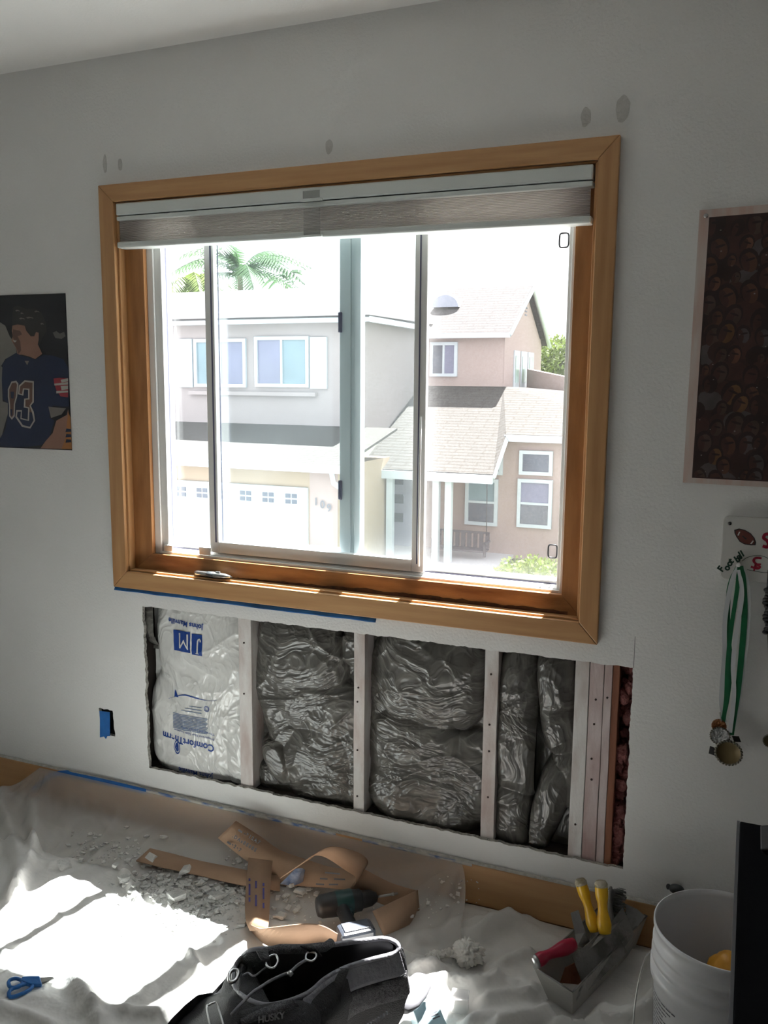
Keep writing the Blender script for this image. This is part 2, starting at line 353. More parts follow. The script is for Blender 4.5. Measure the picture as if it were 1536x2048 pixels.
# hairline pencil mark right of hole
obj('trim_1', G().box(-.2475, -.2465, -.0006, .0, .777, .862), m_print, kind='structure')
# ------------------------------------------------------------------ window
W = thing('window_1', None, None, (-1.14, 0, WZ0), kind='structure')
def mitre(x0, x1, z0, z1, X0, X1, Z0, Z1, y0, y1, side):   # outer x0.. inner X0..
    P = {'bottom': [(x0,z0),(x1,z0),(X1,Z0),(X0,Z0)], 'top': [(X0,Z1),(X1,Z1),(x1,z1),(x0,z1)],
         'left': [(x0,z0),(X0,Z0),(X0,Z1),(x0,z1)], 'right': [(X1,Z0),(x1,z0),(x1,z1),(X1,Z1)]}[side]
    return G().prism([(x, y0, z) for x, z in P], (0, y1-y0, 0))
for sd in ('top', 'bottom', 'left', 'right'):
    mm = m_woodx if sd in ('top', 'bottom') else m_woodz
    obj('casing_board', mitre(-1.935, -.341, .832, 2.117, -1.880, -.392, .888, 2.065, -.018, -.0003, sd), mm, W, bevel=.0025, fix=True)
    obj('stop_moulding', mitre(-1.8795, -.3925, .8885, 2.0645, -1.872, -.400, .8945, 2.058, -.004, .024, sd), mm, W, bevel=.0015, fix=True)
    mj = m_jamb if sd in ('top', 'bottom') else m_jambz
    j = obj('jamb_board', mitre(-1.8795, -.3925, .8885, 2.0645, -1.803, -.449, .948, 2.03, .0245, .042, sd), mj, W, bevel=.0015, fix=True)
# dark rot line along the bottom jamb, with an irregular upper edge
pts = []
for i in range(120):
    x = lerp(-1.58, -.43, i/119); e = min(1, (x+1.58)/.5)*(1-.35*max(0, (x+.62)/.2))
    pts.append((x, .0236, .8955+.010*e+.007*e*n3(x*14, 2)+.0035*n3(x*50, 7)))
obj('rot_stain', G().prism(pts+[(-.43,.0236,.8946), (-1.58,.0236,.8946)], (0, .0008, 0)), m_stain, W)
# vinyl frame
def ring(g, x0, x1, z0, z1, wl, wr, wb, wt, y0, y1):
    g.box(x0, x0+wl, y0, y1, z0, z1); g.box(x1-wr, x1, y0, y1, z0, z1)
    g.box(x0+wl, x1-wr, y0, y1, z0, z0+wb); g.box(x0+wl, x1-wr, y0, y1, z1-wt, z1)
g = G(); ring(g, -1.879, -.393, .889, 2.064, .098, .066, .066, .06, .0425, .052)
ring(g, -1.879, -.393, .889, 2.064, .122, .076, .066, .06, .052, .075)
g.prism([(-1.80,.052,.950),(-1.80,.100,.950),(-1.80,.100,.974),(-1.80,.052,.957)], (1.34,0,0))
ring(g, -1.879, -.393, .889, 2.064, .108, .072, .085, .06, .075, .125)
obj('vinyl_frame', g, m_vinyl, W, bevel=.002)
g = G(); g.box(-1.7705, -1.766, .078, .092, .975, 2.0); g.box(-1.76, -.47, .072, .0745, .9635, .9665)
obj('glazing_seal', g, m_seal, W)
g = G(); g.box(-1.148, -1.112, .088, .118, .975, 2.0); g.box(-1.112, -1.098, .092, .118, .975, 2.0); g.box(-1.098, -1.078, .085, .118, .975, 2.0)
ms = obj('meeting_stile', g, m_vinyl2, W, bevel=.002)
g = G(); g.box(-1.15, -1.138, .080, .088, 1.66, 1.72); g.box(-1.15, -1.138, .080, .088, 1.16, 1.22)
obj('stile_clip', g, m_seal, ms, bevel=.003)
obj('outer_glass', G().box(-1.771, -1.148, .0985, .1015, .974, 2.004), m_glass, W)
sa = G(); ring(sa, -1.597, -.860, .9655, 2.0, .034, .038, .036, .04, .0535, .0735)
sash = obj('sliding_sash', sa, m_vinyl, W, bevel=.0025)
g = G(); g.box(-1.575, -1.5705, .0515, .0532, 1.0, 1.96); g.box(-1.562, -1.5585, .0735, .0745, 1.0, 1.96); g.box(-.882, -.8785, .0510, .0532, .99, 1.96)
obj('groove', g, m_seal, sash)
g = G(); g.tube([(-.872,.047,.985),(-.872,.0445,1.05),(-.872,.0445,1.3),(-.872,.047,1.42)], .0035); obj('pull_rail', g, m_vinyl, sash)
obj('sash_glass', G().box(-1.563, -.898, .0615, .0645, 1.0015, 1.96), m_glass2, sash)
obj('insect_screen', G().box(-1.078, -.465, .1015, .1022, .974, 2.004), m_screen, W)
for z in (A(1137,480,.1).z, A(1110,1103,.1).z):
    x = -.4925; g = G(); q = []
    for k in range(24):
        a = 2*math.pi*k/24; ca, sa_ = math.cos(a), math.sin(a)
        q.append((x+.0125*math.copysign(abs(ca)**.45, ca), .0995, z+.0185*math.copysign(abs(sa_)**.45, sa_)))
    g.tube(q, .0024, 6, closed=True); obj('screen_tab', g, m_black, W)
# ------------------------------------------------------------------ blind
B = thing('cellular_shade', 'white rail pleated cellular shade raised at the window top', 'blind', (-1.14, .02, 1.92))
def tb(zl, zr, h, y0, y1, x0=-1.874, x1=-.404):
    v = [(x0,y0,zl),(x1,y0,zr),(x1,y1,zr),(x0,y1,zl),(x0,y0,zl+h),(x1,y0,zr+h),(x1,y1,zr+h),(x0,y1,zl+h)]
    return G().add(v, [(0,3,2,1),(4,5,6,7),(0,1,5,4),(1,2,6,5),(2,3,7,6),(3,0,4,7)])
hr = obj('headrail', tb(2.024, 2.020, .036, -.012, .040), m_blindw, B, bevel=.004)
mr = obj('middle_rail', tb(2.0085, 2.0045, .0125, -.010, .038), m_blindw, B, bevel=.003)
def pl(u, v):
    k = v*34; ph = k % 2; y = (-.004 if v < .999 else -.004)+(abs(ph-1))*.0045; 
    z0 = lerp(1.944, 1.934, u); z1 = lerp(2.0075, 2.0035, u); return (lerp(-1.868, -.409, u), y-.001, lerp(z1, z0, v**1.0))
g = G(); g.grid(pl, 12, 35); g.grid(lambda u, v: (pl(u, v)[0], .034-pl(u, v)[1]*.5, pl(u, v)[2]), 12, 35)
for i in range(len(g.sm)): g.sm[i] = False
obj('pleated_fabric', g, m_pleat, B)
br = obj('bottom_rail', tb(1.925, 1.914, .019, -.013, .036), m_blindw, B, bevel=.005)
for (z, par) in ((2.0225, hr), (1.9235, br)):
    x = -1.185
    g = G().obox((x, -.018, z), (.034,0,0), (0,.006,0), (0,0,.0035)); t_ = obj('pull_tab', g, m_blindw, par, bevel=.002)
    par_h = .034 if par is hr else .062
g = G().box(-1.213, -1.160, -.0165, -.0155, 2.026, 2.048); obj('clear_tab', g, m_clear, hr)
g = G().box(-1.211, -1.158, -.0175, -.0165, 1.9255, 1.998); obj('clear_tab', g, m_clear, br)
# ------------------------------------------------------------------ studs
def stud(x0, x1, m, label, nails, z0=.196, z1=.787, y=.0145):
    g = G(); n = 14
    def warp(z): return .0015*n3(x0*9, z*5)
    zz = [lerp(z0, z1, i/n) for i in range(n+1)]; vs = []
    for z in zz: vs += [(x0+warp(z), y, z), (x1+warp(z), y, z), (x1, .1, z), (x0, .1, z)]
    fs = [(i*4+k, i*4+(k+1) % 4, i*4+4+(k+1) % 4, i*4+4+k) for i in range(n) for k in range(4)]+[(3,2,1,0), tuple(n*4+k for k in range(4))]
    g.add(vs, fs); o = obj('wall_stud', g, m, label=label, cat='stud', bevel=.0015, group='exposed wall studs')
    for z in nails:
        h = G().lathe([(.0001,-.001),(.0028,-.001),(.003,.0),(.003,.001)], (lerp(x0, x1, .45+.2*n3(z*30, x0*7)), y-.0012, z), (0,1,0), 12); obj('nail_head', h, m_nail, o)
stud(-1.471, -1.424, m_stud, 'white painted stud beside the white printed insulation bag', (.69,.52))
stud(-1.065, -1.029, m_stud, 'white stud with brown smears between the first two black bags', (.60,.555,.40,.25))
stud(-.656, -.616, m_stud, 'white painted stud left of the folded black bag', (.70,.55,.47,.33))
stud(-.401, -.3635, m_stud, 'greyish white stud leftmost of three packed together', (.30,))
stud(-.3615, -.3245, m_studp, 'pink tinged stud in the middle of three packed together', (.67,.60,.50,.44))
stud(-.3225, -.302, m_studp, 'narrow pinkish stud edge next to bare brown wood', (.68,))
stud(-.3015, -.283, m_studb, 'bare red brown stud beside pink fibreglass', (), y=.017)
# ------------------------------------------------------------------ insulation
def ridged(x, z, s):
    a = 1-abs(n3(x, z, s))*2; return max(0, a)**3
def batt(x0, x1, z0, z1, pil, amp, seed, base=.085, front=.02, wr=(5, 12), nu=130, nv=190):
    def hgt(x, z):
        wx = x+.02*n3(x*6, z*6, seed); wz = z+.02*n3(x*6+9, z*6, seed); best = 0
        for (cx, cz, rx, rz, h, rot) in pil:
            dx, dz = wx-cx, wz-cz; c, s = math.cos(rot), math.sin(rot)
            a, b = (dx*c+dz*s)/rx, (-dx*s+dz*c)/rz; r = (abs(a)**2.6+abs(b)**2.6)
            if r < 1: best = max(best, h*(1-r)**.45)
        e = min(1, (x-x0)/.03, (x1-x)/.03, 1)
        a_ = math.atan2(z-(z0+z1)/2, x-(x0+x1)/2)
        k = ridged(x*wr[0]+2*n3(x*4, z*4, seed), z*wr[1]+1.5*n3(x*5, z*5, seed+4), seed)
        k2 = ridged(x*38+2*n3(x*9, z*9, seed), z*17, seed+7)
        return best+amp*(k+.25*k2)*(.4+.6*min(1, best*25))
    def fn(u, v):
        x = lerp(x0, x1, u); z = lerp(z0, z1, v); return (x, max(front, base-hgt(x, z)), z)
    return fn, G().grid(fn, nu, nv)
fnw, g = batt(-1.850, -1.473, .196, .787, [(-1.635,.62,.19,.30,.062,.02), (-1.655,.36,.205,.26,.060,-.05), (-1.50,.33,.06,.2,.058,0)], .005, 3, wr=(9, 4), front=.004)
wb = obj('insulation_batt', g, m_bagw, label='white plastic insulation bag printed in blue in the leftmost bay', cat='insulation')
obj('insulation_batt', batt(-1.858, -1.806, .60, .787, [(-1.82,.72,.05,.10,.065,0)], .004, 8, nu=40)[1], m_bagb, label='dark strip standing in for shadow in the gap beside the white bag', cat='insulation')  # dark strip modelled in place of the shadow left of the white bag
obj('insulation_batt', batt(-1.423, -1.066, .196, .787, [(-1.27,.66,.16,.17,.068,.15), (-1.22,.50,.19,.12,.062,-.2), (-1.20,.32,.15,.15,.064,.1), (-1.36,.50,.07,.22,.05,.2), (-1.345,.30,.05,.09,.066,.5), (-1.36,.22,.08,.06,.04,0), (-1.08,.72,.05,.08,.04,0), (-1.09,.35,.06,.2,.05,0)], .0055, 21)[1], m_bagb, label='creased black insulation bag between the first and second studs', cat='insulation')
obj('insulation_batt', batt(-1.028, -.657, .196, .787, [(-.85,.65,.17,.17,.068,-.1), (-.74,.66,.07,.16,.06,0), (-.86,.41,.19,.13,.060,-.18), (-.85,.27,.19,.12,.066,-.1), (-.70,.36,.07,.15,.055,0), (-1.0,.45,.04,.3,.03,0)], .0055, 34)[1], m_bagb, label='broad bulging black insulation bag between second and third studs', cat='insulation')
obj('insulation_batt', batt(-.615, -.508, .196, .787, [(-.565,.66,.065,.16,.062,0), (-.57,.47,.075,.17,.070,0), (-.575,.27,.065,.15,.062,0)], .005, 47, nu=70)[1], m_bagb2, label='tall narrow black insulation bag left half of the last bay', cat='insulation')
obj('insulation_batt', batt(-.515, -.402, .196, .787, [(-.46,.68,.06,.14,.058,.1), (-.44,.56,.06,.1,.062,.3), (-.47,.31,.05,.17,.066,-.28), (-.42,.42,.04,.1,.05,0)], .005, 58, nu=70)[1], m_bagb2, label='crumpled black insulation bag against the three packed studs', cat='insulation')
g = G()
for i in range(70):
    z = lerp(.2, .78, random.random()); g.ball((lerp(-.282,-.244,random.random()), lerp(.035,.08,random.random()), z), .012+.01*random.random(), .012, .016+.014*random.random(), 12, 8, .6, seed=i)
g.box(-.283, -.243, .08, .099, .196, .787)
obj('fibreglass_insulation', g, m_pink, label='pink fibreglass insulation in the narrow gap at far right', cat='insulation')
# printing on the white bag, upside down
def onbag(ox, oz, ang=math.pi):
    c, s = math.cos(ang), math.sin(ang)
    def fn(x, y, z):
        X = ox+x*c-y*s; Z = oz+x*s+y*c; u = (X+1.850)/(1.850-1.473); v = (Z-.196)/(.787-.196)
        return (X, fnw(min(max(u, 0), 1), min(max(v, 0), 1))[1]-.0016, Z)
    return fn
def pxw(px, py): p = A(px, py, .02); return p.x, p.z
g = G()
tl = pxw(345,1262); br_ = pxw(405,1312)
def blk(g, x0, z0, x1, z1, mi, off=.0016, n=10, sk=0.):
    f = onbag(0, 0, 0)
    g.grid(lambda u, v: (lambda p: (p[0], p[1]+.0016-off, p[2]))(f(lerp(x0, x1, u)+sk*v, lerp(z0, z1, v), 0)), n, n, mi=mi)
xa, za = tl[0], br_[1]; xb, zb = br_[0], tl[1]; mid = lerp(xa, xb, .60)
blk(g, xa, za+.004, mid, zb+.004, 0, n=24); blk(g, mid+.006, za, xb, zb, 0, n=24)
f1 = onbag(lerp(xa, xb, .60)+.002, lerp(za, zb, .90)+.0035)
def lift(f): return lambda x, y, z: (lambda p: (p[0], p[1]-.0022, p[2]))(f(x, y, z))
g.text('M', .078, lift(onbag(lerp(xa, xb, .60)-.001, lerp(za, zb, .93)+.002)), 1, sx=.80, bold=-.0004, sub=4)
fJ = lift(onbag(xb-.001, za+.0625)); jp = [(.0165,.056),(.0165,.030),(.0160,.016),(.0130,.009),(.0085,.007),(.0050,.011),(.0050,.016)]; vs = []
for q_ in range(len(jp)):
    a_, b_ = jp[max(q_-1, 0)], jp[min(q_+1, len(jp)-1)]; l_ = math.hypot(b_[0]-a_[0], b_[1]-a_[1]); nx, ny = -(b_[1]-a_[1])/l_*.0028, (b_[0]-a_[0])/l_*.0028
    vs += [fJ(jp[q_][0]+nx, jp[q_][1]+ny, 0), fJ(jp[q_][0]-nx, jp[q_][1]-ny, 0)]
g.add(vs, [(2*q_, 2*q_+1, 2*q_+3, 2*q_+2) for q_ in range(len(jp)-1)], 1)
g.add([fJ(.010,.0575,0), fJ(.0225,.0575,0), fJ(.0225,.0545,0), fJ(.010,.0545,0)], [(0,1,2,3)], 1)
obj('square_logo', g, [m_ink, m_bagw, m_inkl], wb); g = G()
g.text('Johns Manville', .0245, onbag(xb+.004, zb+.033, math.pi-.06), 0, bold=.0006, sub=1)
obj('maker_name', g, m_ink, wb); g = G()
g.text('ComfortTherm', .034, onbag(pxw(427,1478)[0], pxw(420,1503)[1]+.022, math.pi-.05), 0, bold=.0009, sub=1)
obj('product_lettering', g, m_ink, wb); g = G()
g.text('Encapsulated Fiber Glass Insulation', .0115, onbag(pxw(428,1478)[0], pxw(428,1478)[1], math.pi-.05), 0, sub=1)
g.text('Thermal and Sound Control', .0115, onbag(pxw(428,1468)[0], pxw(428,1468)[1], math.pi-.05), 0, sub=1)
obj('description_lettering', g, m_ink, wb); g = G()
g.text('Johns Manville', .0235, onbag(pxw(422,1548)[0], pxw(422,1548)[1]-.006, math.pi-.02), 0, bold=.0005, sub=1)
obj('maker_name', g, m_ink, wb); g = G()
for k in range(11):
    x0, z0 = pxw(344, 1427+k*2.9); x1, _ = pxw(414-(k % 3)*2, 1427)
    blk(g, x0, z0, x1, z0+.0022, 2, n=12)
for k in range(3): x0, z0 = pxw(378-k*8, 1413+k*4); x1, _ = pxw(402, 1413); blk(g, x0, z0, x1, z0+.002, 2, n=8)
q = []
for i in range(40):
    t = i/39; px = lerp(333, 432, t); py = 1396+6*math.sin(t*6.0+2.6)*(1-.2*t)+2*t; X, Z = pxw(px, py); w2 = .001+.004*max(0, math.sin(math.pi*min(1, max(0, (t-.15)/.65))))
    q.append(((X, Z+w2/2), (X, Z-w2/2)))
f0 = onbag(0, 0, 0); g.add([f0(a[0], a[1], 0) for p in q for a in p], [(2*i, 2*i+1, 2*i+3, 2*i+2) for i in range(39)], 0)
for (cx, cy, ra, rb) in ((412,1419,7,7), (353,1495,9,17)):
    X, Z = pxw(cx, cy); s_ = .00145
    for (ro, ri) in ((1, .82), (.62, .5 if ra < 8 else 0.05)):
        vs = []; n = 32
        for k in range(n):
            a = 2*math.pi*k/n
            vs += [f0(X+math.cos(a)*ra*s_*ro, Z+math.sin(a)*rb*s_*ro, 0), f0(X+math.cos(a)*ra*s_*ri, Z+math.sin(a)*rb*s_*ri, 0)]
        g.add(vs, [(2*k, 2*k+1, (2*k+3) % (2*n), (2*k+2) % (2*n)) for k in range(n)], 0)
X, Z = pxw(350,1392); g.add([f0(X-.006, Z-.004, 0), f0(X+.012, Z-.004, 0), f0(X-.004, Z+.02, 0)], [(0,1,2)], 0)
obj('fine_print', g, [m_ink, m_bagw, m_inkl], wb)
# ------------------------------------------------------------------ tape, outlet, patches
g = G(); n = 90
def tp(u, v):
    x = lerp(-1.942, -.985, u); z = .829+.003*n3(x*5, 1)-.002*u; return (x, -.0012-.0165*max(0, v-.15)*(1 if v > .2 else 0)*(.4+.3*n3(x*7, 3)), z-.011*v*(1.05+.3*n3(x*9, 2)) )
g.grid(tp, n, 4)
obj('painters_tape', g, m_tape, label='thin strip of blue tape under the wooden window casing', cat='tape', solid=.0004)
g = G().prism([(-1.9365,-.0012,.83),(-1.945,-.0012,.826),(-1.9435,-.0012,1.04),(-1.9365,-.0012,1.06)], (0,-.0005,0))
obj('painters_tape', g, m_tape, label='short vertical sliver of blue tape left of the window casing', cat='tape')
ob = thing('outlet_opening', 'small cut out outlet hole with metal box in left wall', 'outlet', (-2.0, .02, .29))
g = G(); g.box(-2.036, -1.964, .075, .079, .285, .392); g.box(-2.036, -2.033, .015, .075, .285, .392); g.box(-1.967, -1.964, .015, .075, .285, .392)
obj('box_shell', g, m_cavity, ob)
g = G().obox((-1.985,.02,.382), (.02,0,0), (0,.004,0), (0,0,.006)); obj('mounting_ear', g, m_steel, ob, bevel=.002)
g = G(); q = [A(199,1422,-.001), A(220,1424,-.001), A(220,1472,-.001), A(215,1472,-.001), A(212,1478,-.001), A(208,1473,-.001), A(200,1475,-.001), A(200,1440,-.001)]
g.prism(q, (0,-.0006,0)); obj('painters_tape', g, m_tape, label='bright blue tape square stuck over the outlet hole', cat='tape')
def tape_line(p, wdt, y, m, label, nm='painters_tape'):
    g = G(); pr = []
    for i, (x, z) in enumerate(p):
        pr.append(((x, y, z+wdt/2*(1+.3*n3(x*20, 3))), (x, y-.001, z-wdt/2*(1+.3*n3(x*20, 8)))))
    g.ribbon(pr, .0006, sub=4); return obj(nm, g, m, label=label, cat='tape')
t0 = A(68,1578,-.02); t1 = A(132,1540,-.02)
tape_line([(t0.x-.02, t0.z-.004), (t0.x, t0.z), (lerp(t0.x,t1.x,.5), lerp(t0.z,t1.z,.62)), (t1.x, .126), (-2.15,.124), (-2.0,.126), (-1.83,.125)], .020, -.0165, m_tape, 'blue tape holding the plastic sheet on the left baseboard')
tape_line([(-1.83+i*.06, .1275-.001*i/10) for i in range(13)], .012, -.0165, m_taped, 'dust covered blue tape along the baseboard under the wall opening')
tape_line([(-1.02+i*.05, .127) for i in range(8)], .009, -.0165, m_taped, 'faded end of blue tape near the middle of the baseboard')
for i, (px, py, w_, h_) in enumerate(((210,328,6,20), (240,329,7,14), (658,293,9,16), (1172,234,10,18), (1244,217,15,25))):
    c = A(px, py, -.0004); k = .00128; pts = []
    for a in range(18):
        t = 2*math.pi*a/18; r = 1+.25*n3(math.cos(t)*1.5+i*3, math.sin(t)*1.5); 
        xx = math.cos(t)*w_*k*r; 
        if i == 4 and xx < 0: xx *= .75
        pts.append((c.x+xx, -.0002, c.z+math.sin(t)*h_*k*r))
    obj('spackle_patch', G().prism(pts, (0,-.0007,0)), m_patch, label=('thin grey scuff patch above the left end of the casing','faint oval scuff right of the thin one above the left casing','small grey patch on wall above the middle of the casing','small crescent patch on wall above the right casing','largest half moon grey patch near the top right corner of casing')[i], cat='wall patch')
# ------------------------------------------------------------------ drop cloth
def seg(px0, py0, px1, py1, wd, h): a = F(px0, py0, .02); b = F(px1, py1, .02); return (a.x, a.y, b.x, b.y, wd*(.62 if px0 > 800 else .85), h*1.05)
FOLDS = [seg(5,1590,45,1790,.035,.035), seg(75,1610,50,1800,.03,.03), seg(100,1580,70,1700,.03,.03), seg(250,1740,290,1830,.02,.02), seg(60,1725,160,1725,.03,.015),
 seg(362,1880,430,1990,.018,.022), seg(138,1945,200,2060,.03,.03), seg(180,2030,340,2028,.02,.018), seg(0,1905,40,1915,.02,.02), seg(830,1940,1060,1915,.03,.028), seg(880,2018,1090,1985,.025,.03),
 seg(1000,2060,1310,1985,.03,.035), seg(950,1880,1110,1800,.05,.04), seg(1130,1940,1300,1960,.03,.025), seg(820,1890,960,1850,.04,.02), seg(980,1950,1090,1975,.02,.022), seg(1160,2010,1300,2030,.03,.03), seg(850,1975,1010,1960,.025,.025), seg(1210,1975,1310,1965,.03,.03), seg(900,2048,1000,2040,.02,.02), seg(1000,1790,1060,1830,.03,.03), seg(1130,2048,1310,2030,.02,.025), seg(0,2010,90,2060,.025,.02), seg(300,1950,420,1900,.04,.008)]
FLAT = [(.018,-.437,.145,.03), (-.27,-.20,.11,.035), (-.33,-.33,.06,.03), (-.80,-.72,.22,.08), (-.60,-.27,.05,.05), (-.57,-.445,.04,.03), (-.61,-.53,.06,.03), (-.93,-.33,.08,.04)]
def cloth_h(x, y):
    h = cloth_r(x, y)
    for fx, fy, fr_, ft in FLAT:
        d = math.hypot(x-fx, y-fy)
        if d < fr_+ft: k_ = min(1, max(0, (d-fr_)/ft)); h = lerp(.008, h, k_)
    if x > -.03 and y < -.56: h = lerp(h, .0018, min(1, (x+.03)/.05))
    return h
def cloth_r(x, y):
    wx = x+.03*n3(x*4, y*4, 5); wy = y+.03*n3(x*4, y*4, 9); h = .006+.010*(n3(x*3.1, y*3.1, 2)+.5)+.006*n3(x*9, y*9, 4)
    h += .010*ridged(x*5+n3(x*2, y*2, 3), y*7+n3(x*3, y*3, 8), 12)+.005*ridged(x*11+1.5*n3(x*3, y*3, 6), y*8, 17)
    for (ax, ay, bx, by, wd, hh) in FOLDS:
        dx, dy = bx-ax, by-ay; l2 = dx*dx+dy*dy; t = ((wx-ax)*dx+(wy-ay)*dy)/l2; tc = min(1, max(0, t))
        d = math.hypot(wx-ax-tc*dx, wy-ay-tc*dy)
        if d < wd*2.5: h += hh*math.exp(-(d/wd)**2*1.6)*(1 if 0 <= t <= 1 else .8)
    e = min(1, (-y-.018)/.05) if y > -.068 else 1
    return max(.004, h)*max(.15, e)+.001
CX0, CX1, CY0, CY1 = -3.0, .62, -1.75, -.018
g = G().grid(lambda u, v: (lerp(CX0, CX1, u), lerp(CY0, CY1, v), cloth_h(lerp(CX0, CX1, u), lerp(CY0, CY1, v))), 420, 210)
obj('drop_cloth', g, m_cloth, label='white dusty drop cloth spread over the floor below the window', cat='drop cloth')
# plastic film taped to the baseboard
TL_, TR_ = -2.30, -.700
def film(u, v):
    s = u; x0 = lerp(-2.44, -.70, s)
    zt = .124 if x0 > TL_ else lerp(.02, .124, (x0+2.44)/(TL_+2.44+1e-9)); 
    fan = (1-math.exp(-v*1.2)); px = x0+fan*(.10*(math.exp(-((x0+.70)/.13)**2))-.05*math.exp(-((x0+2.3)/.12)**2))
    y = -.0175-.30*v**1.35
    z = zt*(1-v)**2.3
    for c, wdt in ((TL_, .55), (TR_, .42)):
        d = (px-c); a = math.atan2(d, (v*.30+.03)); z += .017*math.exp(-(d/wdt)**2)*min(1, v*5)*(1-v*.6)*(abs(math.sin(a*8+2*n3(a*3, c)))**.7)
    z += .006*v*n3(x0*6, v*4, 2)
    zc = cloth_h(px, y)+.003
    return (px, y-.003*n3(x0*15, v*3)*v, max(z, 0)+zc*min(1, v*1.5))
g = G().grid(film, 300, 40)
obj('plastic_sheet', g, m_film, label='translucent plastic sheet draped from the baseboard onto the floor', cat='plastic sheet')
def surf(x, y):
    z = cloth_h(x, y) if y < -.018 else 0
    if -2.44 < x < -.62 and -.3175 < y < -.0176:
        v = ((-.0175-y)/.30)**(1/1.35); z = max(z, film(min(1, max(0, (x+2.44)/1.74)), v)[2])
    return z
def hit(px, py, off=.0):
    d = ray(px, py); t0_ = (.45-CAM.z)/d.z; p = CAM+d*t0_; st = d*(.004/abs(d.z)*.5)
    for i in range(600):
        if p.y > -.016: return Vector((p.x, p.y, p.z))
        if p.z < surf(p.x, p.y)+off: return p
        p = p+st
    return p
# ------------------------------------------------------------------ rubble
def chunk(g, c, s, seed):
    rnd = random.Random(seed); vs = []; R = Matrix.Rotation(rnd.random()*6.28, 3, 'Z') @ Matrix.Rotation(rnd.uniform(-.5,.5), 3, 'X')
    for k in (-1, 1):
        for (i, j) in ((-1,-1),(1,-1),(1,1),(-1,1)):
            p = R @ Vector((i*s*rnd.uniform(.5,1.1), j*s*rnd.uniform(.5,1.1), k*s*.38*rnd.uniform(.6,1.1))); vs.append(Vector(c)+p)
    g.add(vs, [(0,3,2,1),(4,5,6,7),(0,1,5,4),(1,2,6,5),(2,3,7,6),(3,0,4,7)])
g = G(); k = 0
def rub(px, py, sx, sy, n, smin, smax):
    global k
    for i in range(n):
        p = F(random.gauss(px, sx), random.gauss(py, sy), .02)
        if p.y > -.045: continue
        s = smin+(smax-smin)*random.random()**3; k += 1
        chunk(g, (p.x, p.y, surf(p.x, p.y)+s*.3), s, k)
for a in ((320,1770,45,22,420,.0015,.011), (420,1800,45,22,300,.0015,.013), (240,1715,30,14,90,.0015,.010), (380,1830,50,20,160,.0015,.007), (180,1690,25,14,50,.002,.009), (600,1800,30,20,70,.002,.010), (930,1805,22,8,45,.0015,.006),
          (1060,1790,60,14,60,.002,.008), (480,1770,20,20,60,.002,.01), (860,1830,50,20,60,.0015,.007), (1200,1880,60,60,40,.001,.004), (700,1800,120,40,80,.001,.004)): rub(*a)
obj('drywall_rubble', g, m_dust, label='scattered crumbs of broken drywall on the drop cloth', cat='rubble', kind='stuff')
CH = [(370,1750,.022,'beside the long cardboard strip'), (250,1762,.02,'left edge of the rubble'), (300,1730,.024,'below the cut cardboard end'), (355,1795,.026,'in the thick of the rubble'), (435,1795,.022,'left of the upright printed cardboard'),
      (130,1735,.020,'alone at the far left of the sunlit cloth'), (562,1832,.013,'between upright cardboard and drill'), (600,1790,.017,'under the curled cardboard loop'), (655,1822,.013,'just left of the drill'), (585,1778,.02,'by the blue plastic scrap'),
      (700,1838,.01,'beneath the drill'), (985,1800,.016,'behind the crumpled tissue'), (1110,1812,.018,'left of the mud pan by the wall'), (330,1692,.014,'above the long cardboard strip'), (640,1665,.008,'on the plastic near the diagonal cardboard')]
g = G(); chunk(g, (0,0,0), 1.0, 500); base_me = None
for i, (px, py, s, wh) in enumerate(CH):
    p = F(px, py, .02); g = G(); chunk(g, (0,0,0), s, 500+i); 
    o = obj('drywall_chunk', g, m_dust, label='broken white drywall chunk '+wh, cat='drywall chunk', group='larger drywall chunks', bevel=.002)
    o.location = (p.x, p.y, surf(p.x, p.y)+s*.35)
# ------------------------------------------------------------------ cardboard strips
def cz(px, py, h): 
    p = F(px, py, .02+h); return p
g = G().ribbon([(hit(300,1697,.014), hit(272,1722,.010)), (hit(345,1708,.018), hit(325,1735,.012)), (hit(400,1722,.018), hit(385,1748,.012)), (hit(450,1732,.018), hit(440,1761,.012)), (hit(500,1742,.018), hit(492,1772,.012)), (hit(560,1752,.015), hit(560,1782,.012))], .003, sub=3)
obj('cardboard_strip', g, m_card, label='long flat brown cardboard strip with a slanted cut left end', cat='cardboard')
cb = thing('cardboard_strip', 'brown cardboard strip printed in dark ink curling into a loop', 'cardboard', F(560,1720,.03))
pr = [(A(472,1642,-.10), A(436,1676,-.13)), (A(520,1672,-.10), A(480,1712,-.15)), (A(560,1700,-.11), A(520,1740,-.16)), (A(610,1718,-.12), A(560,1768,-.19)), (A(660,1734,-.13), A(603,1772,-.19)), (A(700,1738,-.14), A(650,1775,-.19)), (A(728,1735,-.15), A(700,1778,-.20)), (A(735,1722,-.17), A(712,1757,-.22)),
      (A(722,1708,-.20), A(690,1740,-.24)), (A(690,1697,-.23), A(650,1714,-.25)), (A(655,1695,-.25), A(625,1712,-.262)), (A(622,1716,-.262), A(605,1726,-.268)), (A(575,1745,-.265), A(560,1757,-.268))]
cs = obj('cardboard_band', G().ribbon(pr, .003, sub=6), m_card, cb)
def bandtext(g, txt, a, b, size, Yo, mi=0):
    a = Vector(a); b = Vector(b); d = (b-a); 
    up = Vector((0,0,1)).cross(d).normalized(); up = (up*.6+Vector((0,0,.9))).normalized(); up = (up-d.normalized()*up.dot(d.normalized())).normalized()
    g.text(txt, size, lambda x, y, z: a+d.normalized()*x+up*y+Vector((0,-Yo,0)), mi, bold=.0008)
g = G()
bandtext(g, '\u25ac  - 3 1 2 A 7', A(478,1660,-.115), A(560,1712,-.13), .014, .006)
